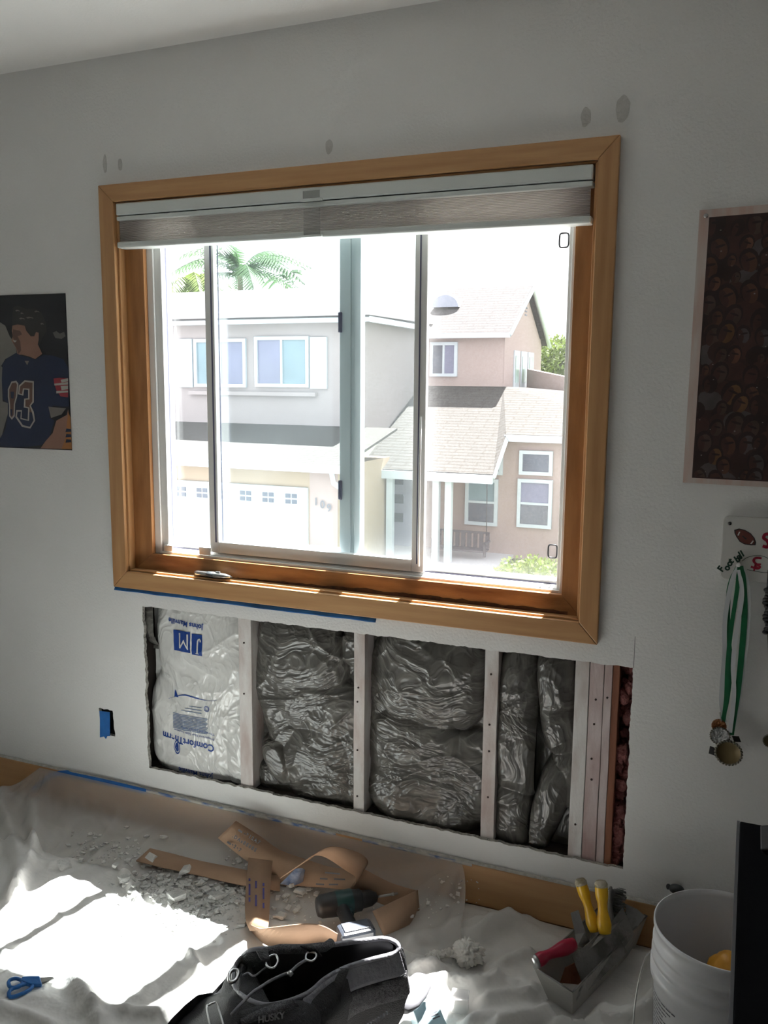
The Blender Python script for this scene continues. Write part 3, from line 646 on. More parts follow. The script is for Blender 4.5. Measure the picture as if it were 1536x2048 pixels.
bandtext(g, '. D A s 8 E 6 8 5', A(466,1672,-.125), A(560,1732,-.145), .014, .006)
bandtext(g, '\u25ac a 2 a 7', A(456,1684,-.135), A(540,1742,-.165), .014, .006)
obj('ink_marks', g, m_print, cs); g = G()
for (x0, y0, x1, y1) in ((650,1745,680,1748), (640,1757,655,1758), (668,1758,690,1759), (632,1768,648,1769), (658,1769,676,1769)):
    g.ribbon([(A(x0, y0-1.5, -.20), A(x0, y0+1.5, -.202)), (A(x1, y1-1.5, -.20), A(x1, y1+1.5, -.202))], .001)
obj('ink_marks', g, m_print, cs)
cv = thing('cardboard_strip', 'upright sunlit brown cardboard strip with blue printed bars folding toward the bag', 'cardboard', F(520,1860,.02))
pr = [(F(497,1716,.075), F(545,1722,.075)), (F(493,1760,.068), F(541,1768,.068)), (F(490,1810,.058), F(539,1820,.058)), (F(492,1842,.05), F(537,1850,.05)), (F(500,1862,.035), F(534,1862,.04))]
c1 = obj('cardboard_band', G().ribbon(pr, .003, sub=4), m_card, cv)
pr = [(F(520,1858,.10), F(490,1845,.012)), (F(560,1853,.115), F(530,1888,.015)), (F(610,1848,.12), F(585,1900,.018)), (F(645,1852,.11), F(640,1892,.015)), (F(675,1868,.09), F(672,1895,.015))]
c2 = obj('cardboard_band', G().ribbon(pr, .003, sub=5), m_card, cv)
g = G()
for (x, ys) in ((499, ((1757,1762),(1768,1790),(1795,1803))), (512, ((1762,1776),(1790,1812))), (527, ((1766,1772),(1776,1798),(1806,1816)))):
    for (a, b) in ys: g.ribbon([(F(x-1.8, a, .0725), F(x+1.8, a, .0725)), (F(x-1.8, b, .0695), F(x+1.8, b, .0695))], .001)
obj('ink_bars', g, m_violet, c1)
cr_ = thing('cardboard_strip', 'wide brown cardboard strip bent round a corner right of the drill', 'cardboard', F(800,1830,.02))
pr = [(A(728,1738,-.18), A(700,1775,-.21)), (A(780,1765,-.15), A(745,1800,-.18)), (A(835,1782,-.13), A(800,1822,-.15))]
obj('cardboard_band', G().ribbon(pr, .003, sub=4), m_card, cr_)
pr = [(A(835,1780,-.13), A(840,1838,-.17)), (A(792,1800,-.22), A(805,1856,-.24)), (A(745,1822,-.29), A(768,1872,-.30))]
obj('cardboard_band', G().ribbon(pr, .003, sub=4), m_card, cr_)
g = G().ribbon([(A(560,1768,-.20), A(590,1738,-.19)), (A(590,1772,-.19), A(603,1736,-.185)), (A(605,1770,-.18), A(610,1740,-.175))], .001, sub=4)
obj('plastic_scrap', g, [mat('crumpled_blue_wrap', (.12,.2,.42), .35, col2=(.55,.6,.68), vs=30, bump=.5, bs=60)], label='crumpled blue and clear plastic scrap under the cardboard loop', cat='plastic scrap')
# ------------------------------------------------------------------ drill
D = thing('cordless_drill', 'dark green and black cordless drill lying on the drop cloth', 'drill', F(700,1830,.02))
a = F(648,1812,.075); b = F(735,1797,.075); ax = (b-a).normalized(); Ld = (b-a).length
prof = [(.0001,-.02),(.024,-.02),(.031,-.008),(.033,.02),(.033,.07),(.031,.088)]
bd = obj('motor_housing', G().lathe(prof, a, ax, 28), m_drill, D)
g = G().lathe([(.0335,.032),(.0345,.036),(.0345,.075),(.0335,.080)], a, ax, 28); obj('green_shell', g, m_green, bd)
g = G().lathe([(.031,.088),(.030,.092),(.030,.104),(.026,.108)], a, ax, 28); obj('torque_collar', g, m_drill, D)
g = G().lathe([(.025,.106),(.024,.112),(.022,.135),(.013,.152),(.008,.154),(.0001,.154)], a, ax, 24); ck = obj('chuck', g, m_black, D)
g = G().tube([a+ax*.15, a+ax*.215], .0035, 10); g.tube([a+ax*.198, a+ax*.204], .0048, 8); obj('drill_bit', g, m_steel, ck)
h0 = a+ax*.045; h1 = F(704,1860,.065)
g = G().tube([h0, lerp(h0, h1, .4), lerp(h0, h1, .8), h1], [(.024,.020),(.017,.019),(.017,.02),(.022,.026)], 16); gr = obj('grip', g, m_drill, D)
g = G().obox(lerp(h0, h1, .35)+ax*.02, ax*.006, (h1-h0).normalized()*.012, (0,0,.008)); obj('trigger', g, m_green, gr, bevel=.003)
bt = F(712,1872,.07); dirb = (h1-h0); dirb.z = 0; dirb.normalize(); sd = Vector((-dirb.y, dirb.x, 0))
m_batt = mat('grey_battery_case', (.05,.058,.075), .3, var=.2, vs=20, coat=.3)
g = G().obox(bt, sd*.048, dirb*.028, (0,0,.028)); ba = obj('battery_pack', g, m_batt, D, bevel=.009)
g = G().obox(bt+Vector((0,0,.0295)), sd*.036, dirb*.019, (0,0,.002)); obj('battery_label', g, [mat('pale_label', (.12,.14,.18), .35, var=.4, vs=60)], ba, bevel=.001)
# ------------------------------------------------------------------ scissors
SC = thing('scissors', 'blue handled scissors lying on the left of the drop cloth', 'scissors', F(50,1972,.02))
z_ = cloth_h(F(50,1972,.02).x, F(50,1972,.02).y)+.014
def loop(pxs, r, nm):
    obj(nm, G().tube([F(x, y, z_) for x, y in pxs], r, 10, closed=True), m_scis, SC)
def cat_(pts, n=6):
    P = [Vector((x, y, 0)) for x, y in pts]; N = len(P); o = []
    for i in range(N):
        a, b, c, d = P[i-1], P[i], P[(i+1) % N], P[(i+2) % N]
        for k_ in range(n):
            t = k_/n; q = .5*((2*b)+(c-a)*t+(2*a-5*b+4*c-d)*t*t+(3*b-a-3*c+d)*t*t*t); o.append((q.x, q.y))
    return o
loop(cat_([(17,1966),(22,1959),(33,1957),(43,1961),(44,1968),(36,1974),(22,1975)]), .0048, 'small_finger_loop')
loop(cat_([(18,1990),(20,1981),(35,1973),(60,1966),(65,1972),(58,1980),(38,1990),(22,1994)]), .0048, 'large_finger_loop')
g = G().ribbon([(F(44,1956,z_), F(42,1965,z_)), (F(62,1955,z_), F(62,1972,z_)), (F(80,1955,z_), F(84,1971,z_))], .012); g.ribbon([(F(60,1962,z_), F(64,1972,z_)), (F(74,1962,z_+.001), F(84,1971,z_))], .012)
obj('handle_shank', g, m_scis, SC, bevel=.003)
g = G().ribbon([(F(80,1956,z_), F(83,1966,z_)), (F(106,1954,z_-.003), F(108,1958,z_-.003))], .003); g.ribbon([(F(80,1960,z_-.003), F(84,1971,z_-.003)), (F(104,1956,z_-.005), F(110,1957,z_-.005))], .003)
obj('blades', g, m_steel, SC, label='short steel blades')
# ------------------------------------------------------------------ tool bag
BG = thing('tool_bag', 'black nylon tool bag lying open in the foreground', 'bag', F(640,2040,.0))
rim = [(486,1912,.20),(505,1900,.23),(545,1897,.25),(600,1895,.26),(660,1890,.265),(720,1882,.27),(765,1877,.27),(790,1884,.265),(797,1896,.255),(785,1908,.245),(740,1920,.24),(690,1936,.235),(650,1958,.235),(618,1985,.23),(575,2003,.225),(530,2010,.21),(490,1995,.19),(468,1970,.17),(470,1935,.18)]
RP = [F(x, y, z) for x, y, z in rim]
def crv(P, n, closed=True):
    N = len(P); o = []
    for i in range(N if closed else N-1):
        a, b, c, d = P[(i-1) % N] if closed else P[max(i-1,0)], P[i], P[(i+1) % N] if closed else P[min(i+1,N-1)], P[(i+2) % N] if closed else P[min(i+2,N-1)]
        for k_ in range(n): t = k_/n; o.append(.5*((2*b)+(c-a)*t+(2*a-5*b+4*c-d)*t*t+(3*b-a-3*c+d)*t*t*t))
    if not closed: o.append(P[-1])
    return o
RC = crv(RP, 6); NR = len(RC); cen = sum(RC, Vector())/NR
def shell(u, v):
    i = int(u*NR) % NR; p = RC[i]; d = (p-cen); d.z = 0; out = d.normalized() if d.length else Vector((1,0,0))
    z = lerp(p.z, .012, v); bul = (.03+.04*max(0, -out.y))*math.sin(math.pi*min(1, v*1.05)**.8)+.012*n3(u*9, v*5, 3)*min(1, v*4)
    q = Vector((p.x, p.y, z))+out*(bul-.02*v*v)
    q.z = max(q.z, .010); return q
g = G().grid(shell, NR, 22, cu=True)
body = obj('bag_body', g, m_fab, BG, fix=True)
def inner(u, v):
    i = int(u*NR) % NR; p = RC[i]; q = cen+(p-cen)*(1-.06-.12*v); q.z = lerp(p.z-.001, .05, v); return q
g = G().grid(inner, NR, 8, cu=True); g.poly([inner(i/NR, 1) for i in range(NR)]); obj('bag_lining', g, m_black, BG)
g = G().tube(RC, (.0055), 8, closed=True); obj('rim_piping', g, m_fabl, BG, label='grey padded rim edge')
# padded collar and webbing band on the right front
def bandp(u, v, pts, drop, out):
    i = u*(len(pts)-1); a = int(min(i, len(pts)-2)); p = lerp(pts[a], pts[a+1], i-a); d = p-cen; d.z = 0; d = d.normalized(); return p+Vector((d.x*.3, min(d.y, 0), 0))*(out+.060*v)-Vector((0,0,drop*v))
fr = RC[8*6+2:13*6+2]
g = G().grid(lambda u, v: bandp(u, v, fr, .048, .013), 40, 8); obj('padded_collar', g, m_fabl, BG, solid=.003)
def fdir(p):
    d = Vector((p.x-cen.x, p.y-cen.y, 0)).normalized(); return Vector((d.x*.3, min(d.y, 0), 0))
fr2 = [p-Vector((0,0,.050))+fdir(p)*.076 for p in RC[8*6:12*6]]
g = G().grid(lambda u, v: (lambda p: p-Vector((0,0,.050*v))+fdir(p)*.030*v)(fr2[min(int(u*(len(fr2)-1)), len(fr2)-1)]), len(fr2), 5); wbn = obj('webbing_band', g, m_fabg, BG, solid=.004, label='broad grey woven strap')
g = G().ribbon([(A(652,1961,-.0)*0+RC[11*6]+Vector((-.012,-.012,.004)), RC[11*6]+Vector((.012,-.004,.004))), (RC[11*6]+Vector((-.012,-.055,-.03)), RC[11*6]+Vector((.014,-.048,-.03))), (RC[11*6]+Vector((-.008,-.07,-.13)), RC[11*6]+Vector((.018,-.06,-.13)))], .004, sub=4)
obj('keeper_loop', g, m_fab, BG)
# left flap spreading toward the lower left
def flap(u, v):
    e = [(470,1925),(450,1958),(425,1985),(395,1990),(370,2010),(345,2035),(325,2060)]
    k_ = u*(len(e)-1); a_ = int(min(k_, len(e)-2)); x = lerp(e[a_][0], e[a_+1][0], k_-a_); y = lerp(e[a_][1], e[a_+1][1], k_-a_)
    x2 = lerp(500, 560, u)+40*u; y2 = lerp(1930, 2120, u); h = lerp(.16, .14, u)
    hh = h*(math.sin(min(1, v*2.2)*math.pi/2))+.03+.008*n3(u*5, v*5, 3)
    return F(lerp(x, x2, v), lerp(y, y2, v), hh if v > .01 else .10+.02*n3(u*6, 0))
g = G().grid(flap, 40, 24)
def skirt(u, v):
    p = Vector(flap(u, 0)); return (p.x-.012*v, p.y+.006*v, lerp(p.z, .012, v))
g.grid(skirt, 40, 6)
obj('front_pocket', g, m_fab, BG)
bk = []
for (x, y) in cat_([(418,2010),(426,2006),(434,2008),(446,2046),(450,2075),(440,2090),(428,2085),(414,2018)], 3): bk.append(F(x, y, .19))
obj('strap_buckle', G().tube(bk, .0022, 8, closed=True), m_steel, BG, label='grey wire buckle')
g = G().tube(cat_3 if False else [F(x, y, .235) for x, y in cat_([(458,1950),(464,1941),(474,1940),(477,1948),(470,1961),(460,1964)], 3)], .004, 8, closed=True); obj('grommet_ring', g, m_steel, BG)
# back carry tube with loops and shock cord
g = G().tube([F(x, y, z) for x, y, z in ((530,1905,.27),(560,1898,.285),(610,1898,.29),(650,1894,.29),(662,1886,.285))], .010, 12); g2 = obj('carry_handle', g, m_fabg, BG)
for (x0, y0, x1, y1, x2, y2) in ((513,1902,522,1925,530,1932), (600,1892,615,1905,632,1912)):
    g = G().ribbon([(F(x0, y0, .30), F(x0+22, y0-3, .30)), (F(x1, y1-4, .295), F(x1+18, y1-6, .295)), (F(x2-4, y2, .275), F(x2+12, y2, .275))], .003, sub=4); obj('handle_loop', g, m_fab, BG)
for pts in ([(540,1912),(552,1910),(556,1922),(548,1935),(536,1934),(532,1922)], [(615,1905),(630,1906),(632,1914),(624,1922),(612,1918)]):
    obj('d_ring', G().tube([F(x, y, .29) for x, y in cat_(pts, 3)], .0022, 8, closed=True), m_steel, BG)
g = G().tube(crv([F(x, y, z) for x, y, z in ((612,1920,.285),(596,1930,.28),(580,1944,.27),(565,1950,.26),(540,1962,.25),(520,1975,.25),(505,1985,.25),(480,2010,.24),(462,2030,.23))], 5, False), .0032, 8); obj('shock_cord', g, m_fabl, BG)
g = G().tube(crv([F(x, y, z) for x, y, z in ((538,1930,.28),(525,1940,.27),(508,1952,.26),(496,1946,.25),(485,1951,.25))], 5, False), .002, 8); obj('shock_cord', g, m_fabl, BG)
g = G().tube([F(583,1944,.275), F(578,1950,.272)], .006, 10); obj('cord_lock', g, m_steel, BG)
# front top strap across the lower pocket
g = G().ribbon([(F(480,2038,.235), F(484,2052,.225)), (F(520,2018,.245), F(530,2035,.235)), (F(560,2004,.25), F(572,2020,.24)), (F(585,1999,.25), F(600,2013,.235))], .003, sub=5); obj('pocket_strap', g, m_fabg, BG)
g = G().grid(lambda u, v: F(lerp(478, 640, u), lerp(2024-22*math.sin(u*2.2), 2085, v), .225-.05*v*v+.012*math.sin(u*math.pi)-.09*max(0, u-.6)**1.5), 24, 10); fp = obj('front_pocket', g, m_fab, BG, solid=.004)
a = F(516,2052,.245); b = F(556,2044,.245); d = (b-a).normalized()
upv = (F(520,2040,.245)-F(520,2052,.235)).normalized()
obj('brand_lettering', G().text('HUSKY', .017, lambda x, y, z: a+d*x+upv*y+Vector((0,0,.006)), bold=.0006), [mat('grey_embroidery', (.32,.32,.33), .7, var=.2)], fp)
# right hand padded handle
g = G().tube([F(x, y, z) for x, y, z in ((843,1955,.10),(838,1968,.10),(828,1985,.10),(815,2003,.10),(803,2018,.10))], [(.012,.022),(.018,.03),(.02,.032),(.019,.03),(.011,.02)], 18); obj('padded_grip', g, [mat('grey_padded_vinyl', (.22,.22,.24), .45, var=.1)], BG)
g = G().ribbon([(F(798,1893,.245), F(806,1897,.24)), (F(806,1925,.20), F(812,1925,.19)), (F(808,1975,.13), F(815,1975,.12))], .003, sub=4); obj('side_strap', g, m_fab, BG)
g = G().ribbon([(F(790,1908,.22), F(794,1918,.21)), (F(797,1912,.22), F(800,1960,.17)), (F(802,1918,.20), F(804,1975,.15))], .006, sub=4); obj('side_slider', g, m_fabl, BG, label='grey plastic strap slider')
q0 = F(742,2030,.17)
g = G(); 
for i in range(9):
    c = F(742+i*5.2, 2034-i*2.6-(i*i)*.08, .165); g.obox(c+Vector((0,-.03,.0)), (.0022,0,0), (0,.001,0), (0,.0,.0035))
obj('zip_teeth', g, m_fabl, BG, label='short row of pale stitching')
# ------------------------------------------------------------------ small boxes on cloth right of the bag
c = F(920,2005,.03); zc = cloth_h(c.x, c.y)
bx = thing('clear_box', 'small clear plastic box in the sunlight right of the bag', 'box', (c.x, c.y, zc))
g = G().obox((c.x, c.y, zc+.022), (.020,.004,0), (-.003,.015,0), (0,0,.020)); obj('box_body', g, m_box, bx, bevel=.003)
g = G().obox((c.x, c.y, zc+.045), (.021,.004,0), (-.003,.016,0), (0,0,.0025)); obj('box_lid', g, m_box, bx, bevel=.002)
g = G().obox((c.x, c.y, zc+.012), (.014,.003,0), (-.002,.010,0), (0,0,.009)); obj('white_contents', g, m_tissue, bx, bevel=.003)
c = F(862,2030,.05); zc = cloth_h(c.x, c.y)
pk = thing('printed_package', 'pale blue package with dark slanted marks beside the bag grip', 'package', (c.x, c.y, zc))
m_pk = mat('pale_blue_card', (.42,.62,.68), .5, var=.15, vs=8)
g = G().obox((c.x, c.y-.01, zc+.024), (.030,-.042,0), (.026,.02,0), (0,0,.022)); obj('package_body', g, m_pk, pk, bevel=.003)
g = G()
for i in range(3): g.obox((c.x+.004+i*.006, c.y+.004-i*.006, zc+.0465), (.0014,-.001,0), (.006,.0075,0), (0,0,.0004))
obj('slanted_marks', g, m_print, pk)
# tissue
c = F(935,1910,.03); zc = cloth_h(c.x, c.y)
g = G()
def tis(u, v):
    th = math.pi*v; a = 2*math.pi*u; d = Vector((math.sin(th)*math.cos(a), math.sin(th)*math.sin(a), math.cos(th)))
    q = 1+.45*n3(d.x*2.6, d.y*2.6, d.z*2.6)+.3*ridged(d.x*3.2, d.y*3.2+d.z*3, 2)
    return (c.x+d.x*.034*q, c.y+d.y*.030*q, max(zc+.001, zc+.026+d.z*.028*q))
g.grid(tis, 70, 36, cu=True)
for i in range(5):
    f0_ = F(900-i*9, 1905+i*3, .02); g.ball((f0_.x, f0_.y, cloth_h(f0_.x, f0_.y)+.008), .016, .013, .011, 18, 10, .9, seed=i*3)
obj('crumpled_tissue', g, m_tissue, label='crumpled white tissue lying on the cloth left of the mud pan', cat='tissue')
# ------------------------------------------------------------------ mud pan and knives
zb = .012; r0 = F(1068,1934,.095); r1 = F(1145,1984,.095); r2 = F(1294,1832,.095); r3 = r0+(r2-r1)
b0 = F(1096,1999,.008); b1 = F(1145,2031,.008); dirp = (r2-r1).normalized(); Lp = (r2-r1).length
b0 = b0+dirp*.0; b2 = b1+dirp*(Lp-.07); b3 = b0+dirp*(Lp-.07); b0 += Vector((0,0,.004)); b1 += Vector((0,0,.004)); b2.z = b1.z; b3.z = b0.z
PN = thing('mud_pan', 'grey metal drywall mud pan with plaster smears on its end', 'pan', (b0+b2)/2)
g = G(); g.add([r0,r1,r2,r3,b0,b1,b2,b3], [(0,1,5,4),(1,2,6,5),(2,3,7,6),(3,0,4,7),(4,5,6,7)])
obj('pan_trough', g, m_pan, PN, solid=.002)
obj('rolled_rim', G().tube([lerp(r0,r1,t/4) for t in range(4)]+[lerp(r1,r2,t/8) for t in range(8)]+[lerp(r2,r3,t/4) for t in range(4)]+[lerp(r3,r0,t/8) for t in range(8)], .0022, 6, closed=True), m_steeld, PN)
def knife(name, label, top, mid, bot, bl, mh, cap=None, sc_h=1.22):
    t = thing(name, label, 'putty knife', bot); P = crv([top, lerp(top, mid, .5), mid, bot], 5, False); n = len(P)
    rr = []
    for i in range(n):
        s_ = i/(n-1); r = sc_h*(.0125+.001*math.sin(s_*6)-(.0022*math.exp(-((s_-.62)/.16)**2))+.004*math.exp(-((s_-.86)/.09)**2))
        if s_ < .06: r *= .75
        rr.append((r, r*.85))
    h = obj('handle', G().tube(P, rr, 18), mh, t)
    if cap: obj('handle_cap', G().tube([P[0]+(P[0]-P[2]).normalized()*.003, P[1], lerp(P[1], P[3], .6)], [(.010*sc_h,.009*sc_h),(.0138*sc_h,.0122*sc_h),(.0134*sc_h,.0120*sc_h)], 16), cap, h)
    v = [Vector(x) for x in bl]; nn = (v[1]-v[0]).cross(v[3]-v[0]).normalized()*.0006
    obj('blade', G().prism([x-nn for x in v], nn*2), m_steeld, t)
    return t
knife('taping_knife', 'left putty knife with plaster tipped yellow handle in the mud pan', A(1160,1760,-.15), A(1176,1812,-.165), A(1190,1862,-.18),
      [A(1186,1862,-.18), A(1200,1862,-.18), A(1222,1900,-.20), A(1168,1915,-.22)], m_yel, m_yelw)
knife('taping_knife', 'right putty knife with upright yellow handle in the mud pan', A(1202,1764,-.17), A(1205,1815,-.185), A(1210,1866,-.20),
      [A(1203,1866,-.20), A(1218,1866,-.20), A(1250,1835,-.13), A(1150,1925,-.29)], m_yel, m_yelw)
knife('taping_knife', 'putty knife with dark red handle and steel cap resting on pan edge', F(1068,1925,.125), F(1100,1908,.135), F(1148,1888,.14),
      [F(1146,1880,.14), F(1150,1896,.135), F(1200,1905,.05), F(1188,1880,.05)], m_red, m_steel, 1.3)
def blade(label, P, m=m_steeld, nm='drywall_scraper'):
    v = [Vector(x) for x in P]; nn = (v[1]-v[0]).cross(v[-1]-v[0]).normalized()*.0007
    return obj(nm, G().prism([x-nn for x in v], nn*2), m, label=label, cat='blade')
blade('wide grey taping blade standing nearest the pan camera end', [A(1145,1915,-.30), A(1172,1985,-.31), A(1255,1905,-.17), A(1222,1845,-.16)])
blade('second wide grey taping blade behind the first in the pan', [A(1175,1905,-.25), A(1200,1960,-.25), A(1268,1868,-.11), A(1245,1815,-.10)])
blade('narrow steel blade sticking up left of the yellow handles', [A(1141,1826,-.22), A(1157,1820,-.21), A(1172,1868,-.22), A(1152,1874,-.23)])
blade('dark joint knife blade with rivet hole behind the red handle', [F(1150,1868,.15), F(1168,1866,.15), F(1182,1885,.11), F(1154,1896,.12)], m_pan)
blade('brown wooden scraper wedge lying inside the mud pan', [F(1130,1935,.07), F(1150,1925,.08), F(1168,1970,.03), F(1120,1965,.03)], m_studb, 'wooden_wedge')
BR = thing('masonry_brush', 'grey crusted brush standing at the back of the mud pan', 'brush', F(1240,1850,.06))
g = G(); random.seed(3)
c0 = A(1218,1790,-.09); 
for i in range(420):
    u, v = random.random(), random.random(); p = A(lerp(1216,1238,u), lerp(1776,1852,v), -.10+.035*random.random()); q = p+Vector((.016+.006*random.random(), .004, -.004+.003*random.uniform(-1,1)))
    g.tube([p, q], .0012, 4)
obj('bristles', g, [mat('grey_bristles', (.10,.105,.10), .8, col2=(.25,.25,.24), vs=40)], BR, kind='stuff')
g = G().ribbon([(A(1218,1775,-.10), A(1224,1775,-.10)), (A(1216,1815,-.10), A(1224,1815,-.10)), (A(1222,1862,-.11), A(1232,1862,-.11))], .018); obj('brush_block', g, m_steeld, BR, bevel=.003)
blade('grey mud crusted trowel plate at the far end of the pan', [A(1252,1808,-.07), A(1274,1818,-.06), A(1290,1832,-.06), A(1262,1872,-.09), A(1250,1850,-.09)])
# ------------------------------------------------------------------ bucket
BC = Vector((.018, -.437, .012)); BK = thing('bucket', 'white five gallon plastic bucket beside the black desk', 'bucket', BC)
prof = [(.0001,.004),(.128,.004),(.131,0),(.1345,.06),(.138,.15),(.142,.235),(.149,.238),(.150,.262),(.144,.266),(.144,.276),(.1485,.278),(.1485,.292),(.1435,.296),(.1435,.306),(.1475,.308),(.1475,.318),(.1435,.322),(.144,.345),(.1475,.348),(.1475,.358),(.1445,.359),(.1425,.345),(.136,.10),(.127,.010),(.0001,.010)]
bo = obj('bucket_shell', G().lathe(prof, BC, n=72), m_bucket, BK)
g = G()
for i in range(14):     # printed text rows as thin strips following the shell
    z = .205-i*.0095; a0, a1 = math.radians(182 if i % 3 else 184), math.radians(232-(i % 4)*5); r = lerp(.131, .142, z/.235)+.0012; n = 60
    vs = []
    for k_ in range(n+1):
        a_ = lerp(a0, a1, k_/n); vs += [(BC.x+math.cos(a_)*r, BC.y+math.sin(a_)*r, BC.z+z), (BC.x+math.cos(a_)*r, BC.y+math.sin(a_)*r, BC.z+z-.0028)]
    fs = [(2*k_, 2*k_+1, 2*k_+3, 2*k_+2) for k_ in range(n) if (k_*7+i*3) % 9 not in (0,)]
    g.add(vs, fs)
obj('small_print', g, m_print, bo)
g = G().tube(crv([BC+Vector(p) for p in ((-.146,.03,.25),(-.165,.02,.22),(-.176,-.02,.12),(-.160,-.08,.02),(-.10,-.13,.012),(-.02,-.165,.02))], 6, False), .002, 8); obj('wire_handle', g, m_steel, BK)
sc_ = F(1447,1915,.275)
sc_.x += .004; sc_.y += .004
g = G().ball((sc_.x+.012, sc_.y-.01, .235), .050, .045, .055, 28, 18, .15); g.tube([(sc_.x+.006, sc_.y-.02, .026), (sc_.x+.012, sc_.y-.012, .21)], [.036,.040], 20); obj('sponge_float', g, m_amber, label='amber yellow sponge inside the white bucket', cat='sponge')
# dark tool head leaning behind the bucket
p0 = A(1350,1778,-.035); g = G().tube([(p0.x+.03, -.05, .012), (p0.x+.02,-.045,p0.z-.05), (p0.x+.008,-.036,p0.z)], [.008,.010,.014], 12)
g.ball((p0.x+.004,-.036,p0.z+.001), .02, .014, .013, 16, 10); g.ball((p0.x-.017,-.036,p0.z+.003), .006, .006, .008, 10, 8)
obj('hand_tool', g, m_black, label='dark rounded hand tool peeking up behind the bucket', cat='tool')
# ------------------------------------------------------------------ desk
DT = thing('desk', 'black laminate desk cut off by the right edge', 'desk', (.3,-.95,0))
g = G().box(.027, .95, -1.5, -.62, .685, .706); obj('desk_top', g, m_desk, DT, bevel=.002)
g = G().box(.022, .0268, -1.5, -.62, .685, .706); g.box(.0, 0, 0, 0, 0, 0) if False else None; obj('edge_band', g, m_deskedge, DT)
g = G().box(.032, .055, -1.49, -.63, .002, .684); obj('side_panel', g, m_deskedge, DT)
g = G().box(.056, .93, -.645, -.632, .2, .684); obj('back_panel', g, m_desk, DT)
g = G().box(.92, .943, -1.49, -.63, .002, .684); obj('side_panel', g, m_deskedge, DT)
q = [A(1521,1626,-.66), A(1545,1624,-.66), A(1620,1630,-.66), A(1620,1655,-.66), A(1560,1652,-.66), A(1528,1637,-.66)]
zz = min(p.z for p in q); g = G().prism([(p.x, -.66, p.z-zz+.7065) for p in q], (0,-.09,0)); obj('dock_stand', g, m_black, label='small black wedge shaped object on the desk', cat='desk object', bevel=.003, fix=True)
# ------------------------------------------------------------------ posters
cols = {'bk': (.012,.013,.018), 'navy': (.012,.022,.06), 'skin': (.32,.17,.12), 'skind': (.15,.08,.06), 'hair': (.03,.028,.028), 'grey': (.22,.20,.18), 'wht': (.50,.47,.43), 'red': (.35,.03,.05), 'org': (.42,.17,.05), 'haze': (.24,.23,.21), 'hl': (.16,.15,.14)}
pm = [mat('print_'+k_, v, .35, var=.18, vs=14) for k_, v in cols.items()]; ci = {k_: i for i, k_ in enumerate(cols)}
PL = G(); PL.prism([(-2.52,-.002,1.797),(-2.098,-.002,1.795),(-2.100,-.002,1.281),(-2.52,-.002,1.279)][::-1], (0,.0012,0), ci['bk'])
lay = [0]
def pp(pts, c):
    lay[0] += 1; PL.poly([tuple(A(x*.17582, 560+y*.17582, -.0024-.00012*lay[0])) for x, y in pts], ci[c])
pp([(0,480),(60,520),(110,640),(170,720),(190,830),(60,900),(0,1000)], 'haze')
pp([(0,960),(30,1000),(20,1140),(30,1380),(90,1400),(90,1520),(40,1700),(0,1850)], 'haze')
pp([(600,600),(640,580),(680,610),(730,590),(745,640),(700,670),(630,660)], 'hl')
pp([(150,310),(200,290),(300,330),(400,325),(470,370),(520,480),(530,580),(480,660),(450,740),(370,730),(330,640),(250,560),(140,520),(140,420)], 'hair')
for (x, y, r) in ((200,350,26), (250,440,34), (340,430,44), (420,360,30), (480,500,20), (250,380,18)):
    pp([(x-r,y-4),(x-r*.3,y-12),(x+r*.7,y-4),(x+r,y+10),(x+r*.2,y+2),(x-r*.6,y+8)], 'grey')
pp([(140,520),(200,505),(280,520),(300,580),(350,640),(390,640),(410,590),(440,600),(440,680),(430,730),(480,840),(400,900),(330,870),(250,850),(200,850),(185,780),(150,720),(130,690),(145,640),(135,580)], 'skin')
pp([(150,560),(230,580),(250,620),(200,640),(230,700),(240,800),(210,845),(190,780),(150,715),(165,690),(140,640)], 'skind')
pp([(145,685),(190,690),(170,712)], 'wht')
pp([(30,950),(80,890),(180,830),(240,860),(330,880),(400,905),(490,850),(600,860),(720,900),(778,1000),(785,1440),(720,1440),(600,1430),(560,1560),(620,1600),(560,1800),(470,1880),(300,1900),(0,1895),(0,1800),(60,1700),(90,1520),(90,1400),(35,1360),(20,1140),(25,1020)], 'navy')
pp([(280,920),(330,920),(310,970)], 'grey')
pp([(610,1120),(680,1112),(775,1118),(775,1335),(690,1325),(640,1250),(615,1170)], 'red')
for (a_, b_) in ((1122,1160), (1165,1195), (1205,1248), (1262,1284)):
    pp([(615 if a_ > 1160 and a_ < 1200 else 690 if a_ < 1250 else 640, a_+14 if a_ < 1200 else a_),(774,a_-4),(774,b_-6),(620 if a_ > 1160 and a_ < 1200 else 700 if a_ < 1250 else 640,b_+6)], 'wht')
pp([(640,1600),(760,1535),(775,1470),(800,1700),(815,1925),(460,1915),(520,1830),(600,1740)], 'skin')
pp([(775,1500),(800,1560),(818,1925),(700,1922),(745,1800),(760,1640)], 'org')
for y in (1690, 1750, 1810): pp([(755,y),(808,y+6),(810,y+36),(745,y+40)], 'navy')
pp([(550,1440),(640,1450),(750,1460),(700,1530),(580,1570)], 'grey')
def numb(pts_o, pts_i, c):
    lay[0] += 1; y = -.0024-.00012*lay[0]; n = len(pts_o); vs = [tuple(A(x*.17582, 560+yy*.17582, y)) for x, yy in pts_o+pts_i]
    PL.add(vs, [(i, (i+1) % n, n+(i+1) % n, n+i) for i in range(n)], ci[c])
pp([(90,1240),(130,1155),(185,1145),(210,1180),(195,1330),(172,1410),(168,1550),(135,1590),(104,1550),(104,1430),(90,1330)], 'wht')
pp([(105,1245),(137,1172),(180,1165),(193,1190),(180,1325),(158,1410),(155,1535),(134,1565),(116,1540),(116,1430),(105,1330)], 'skind')
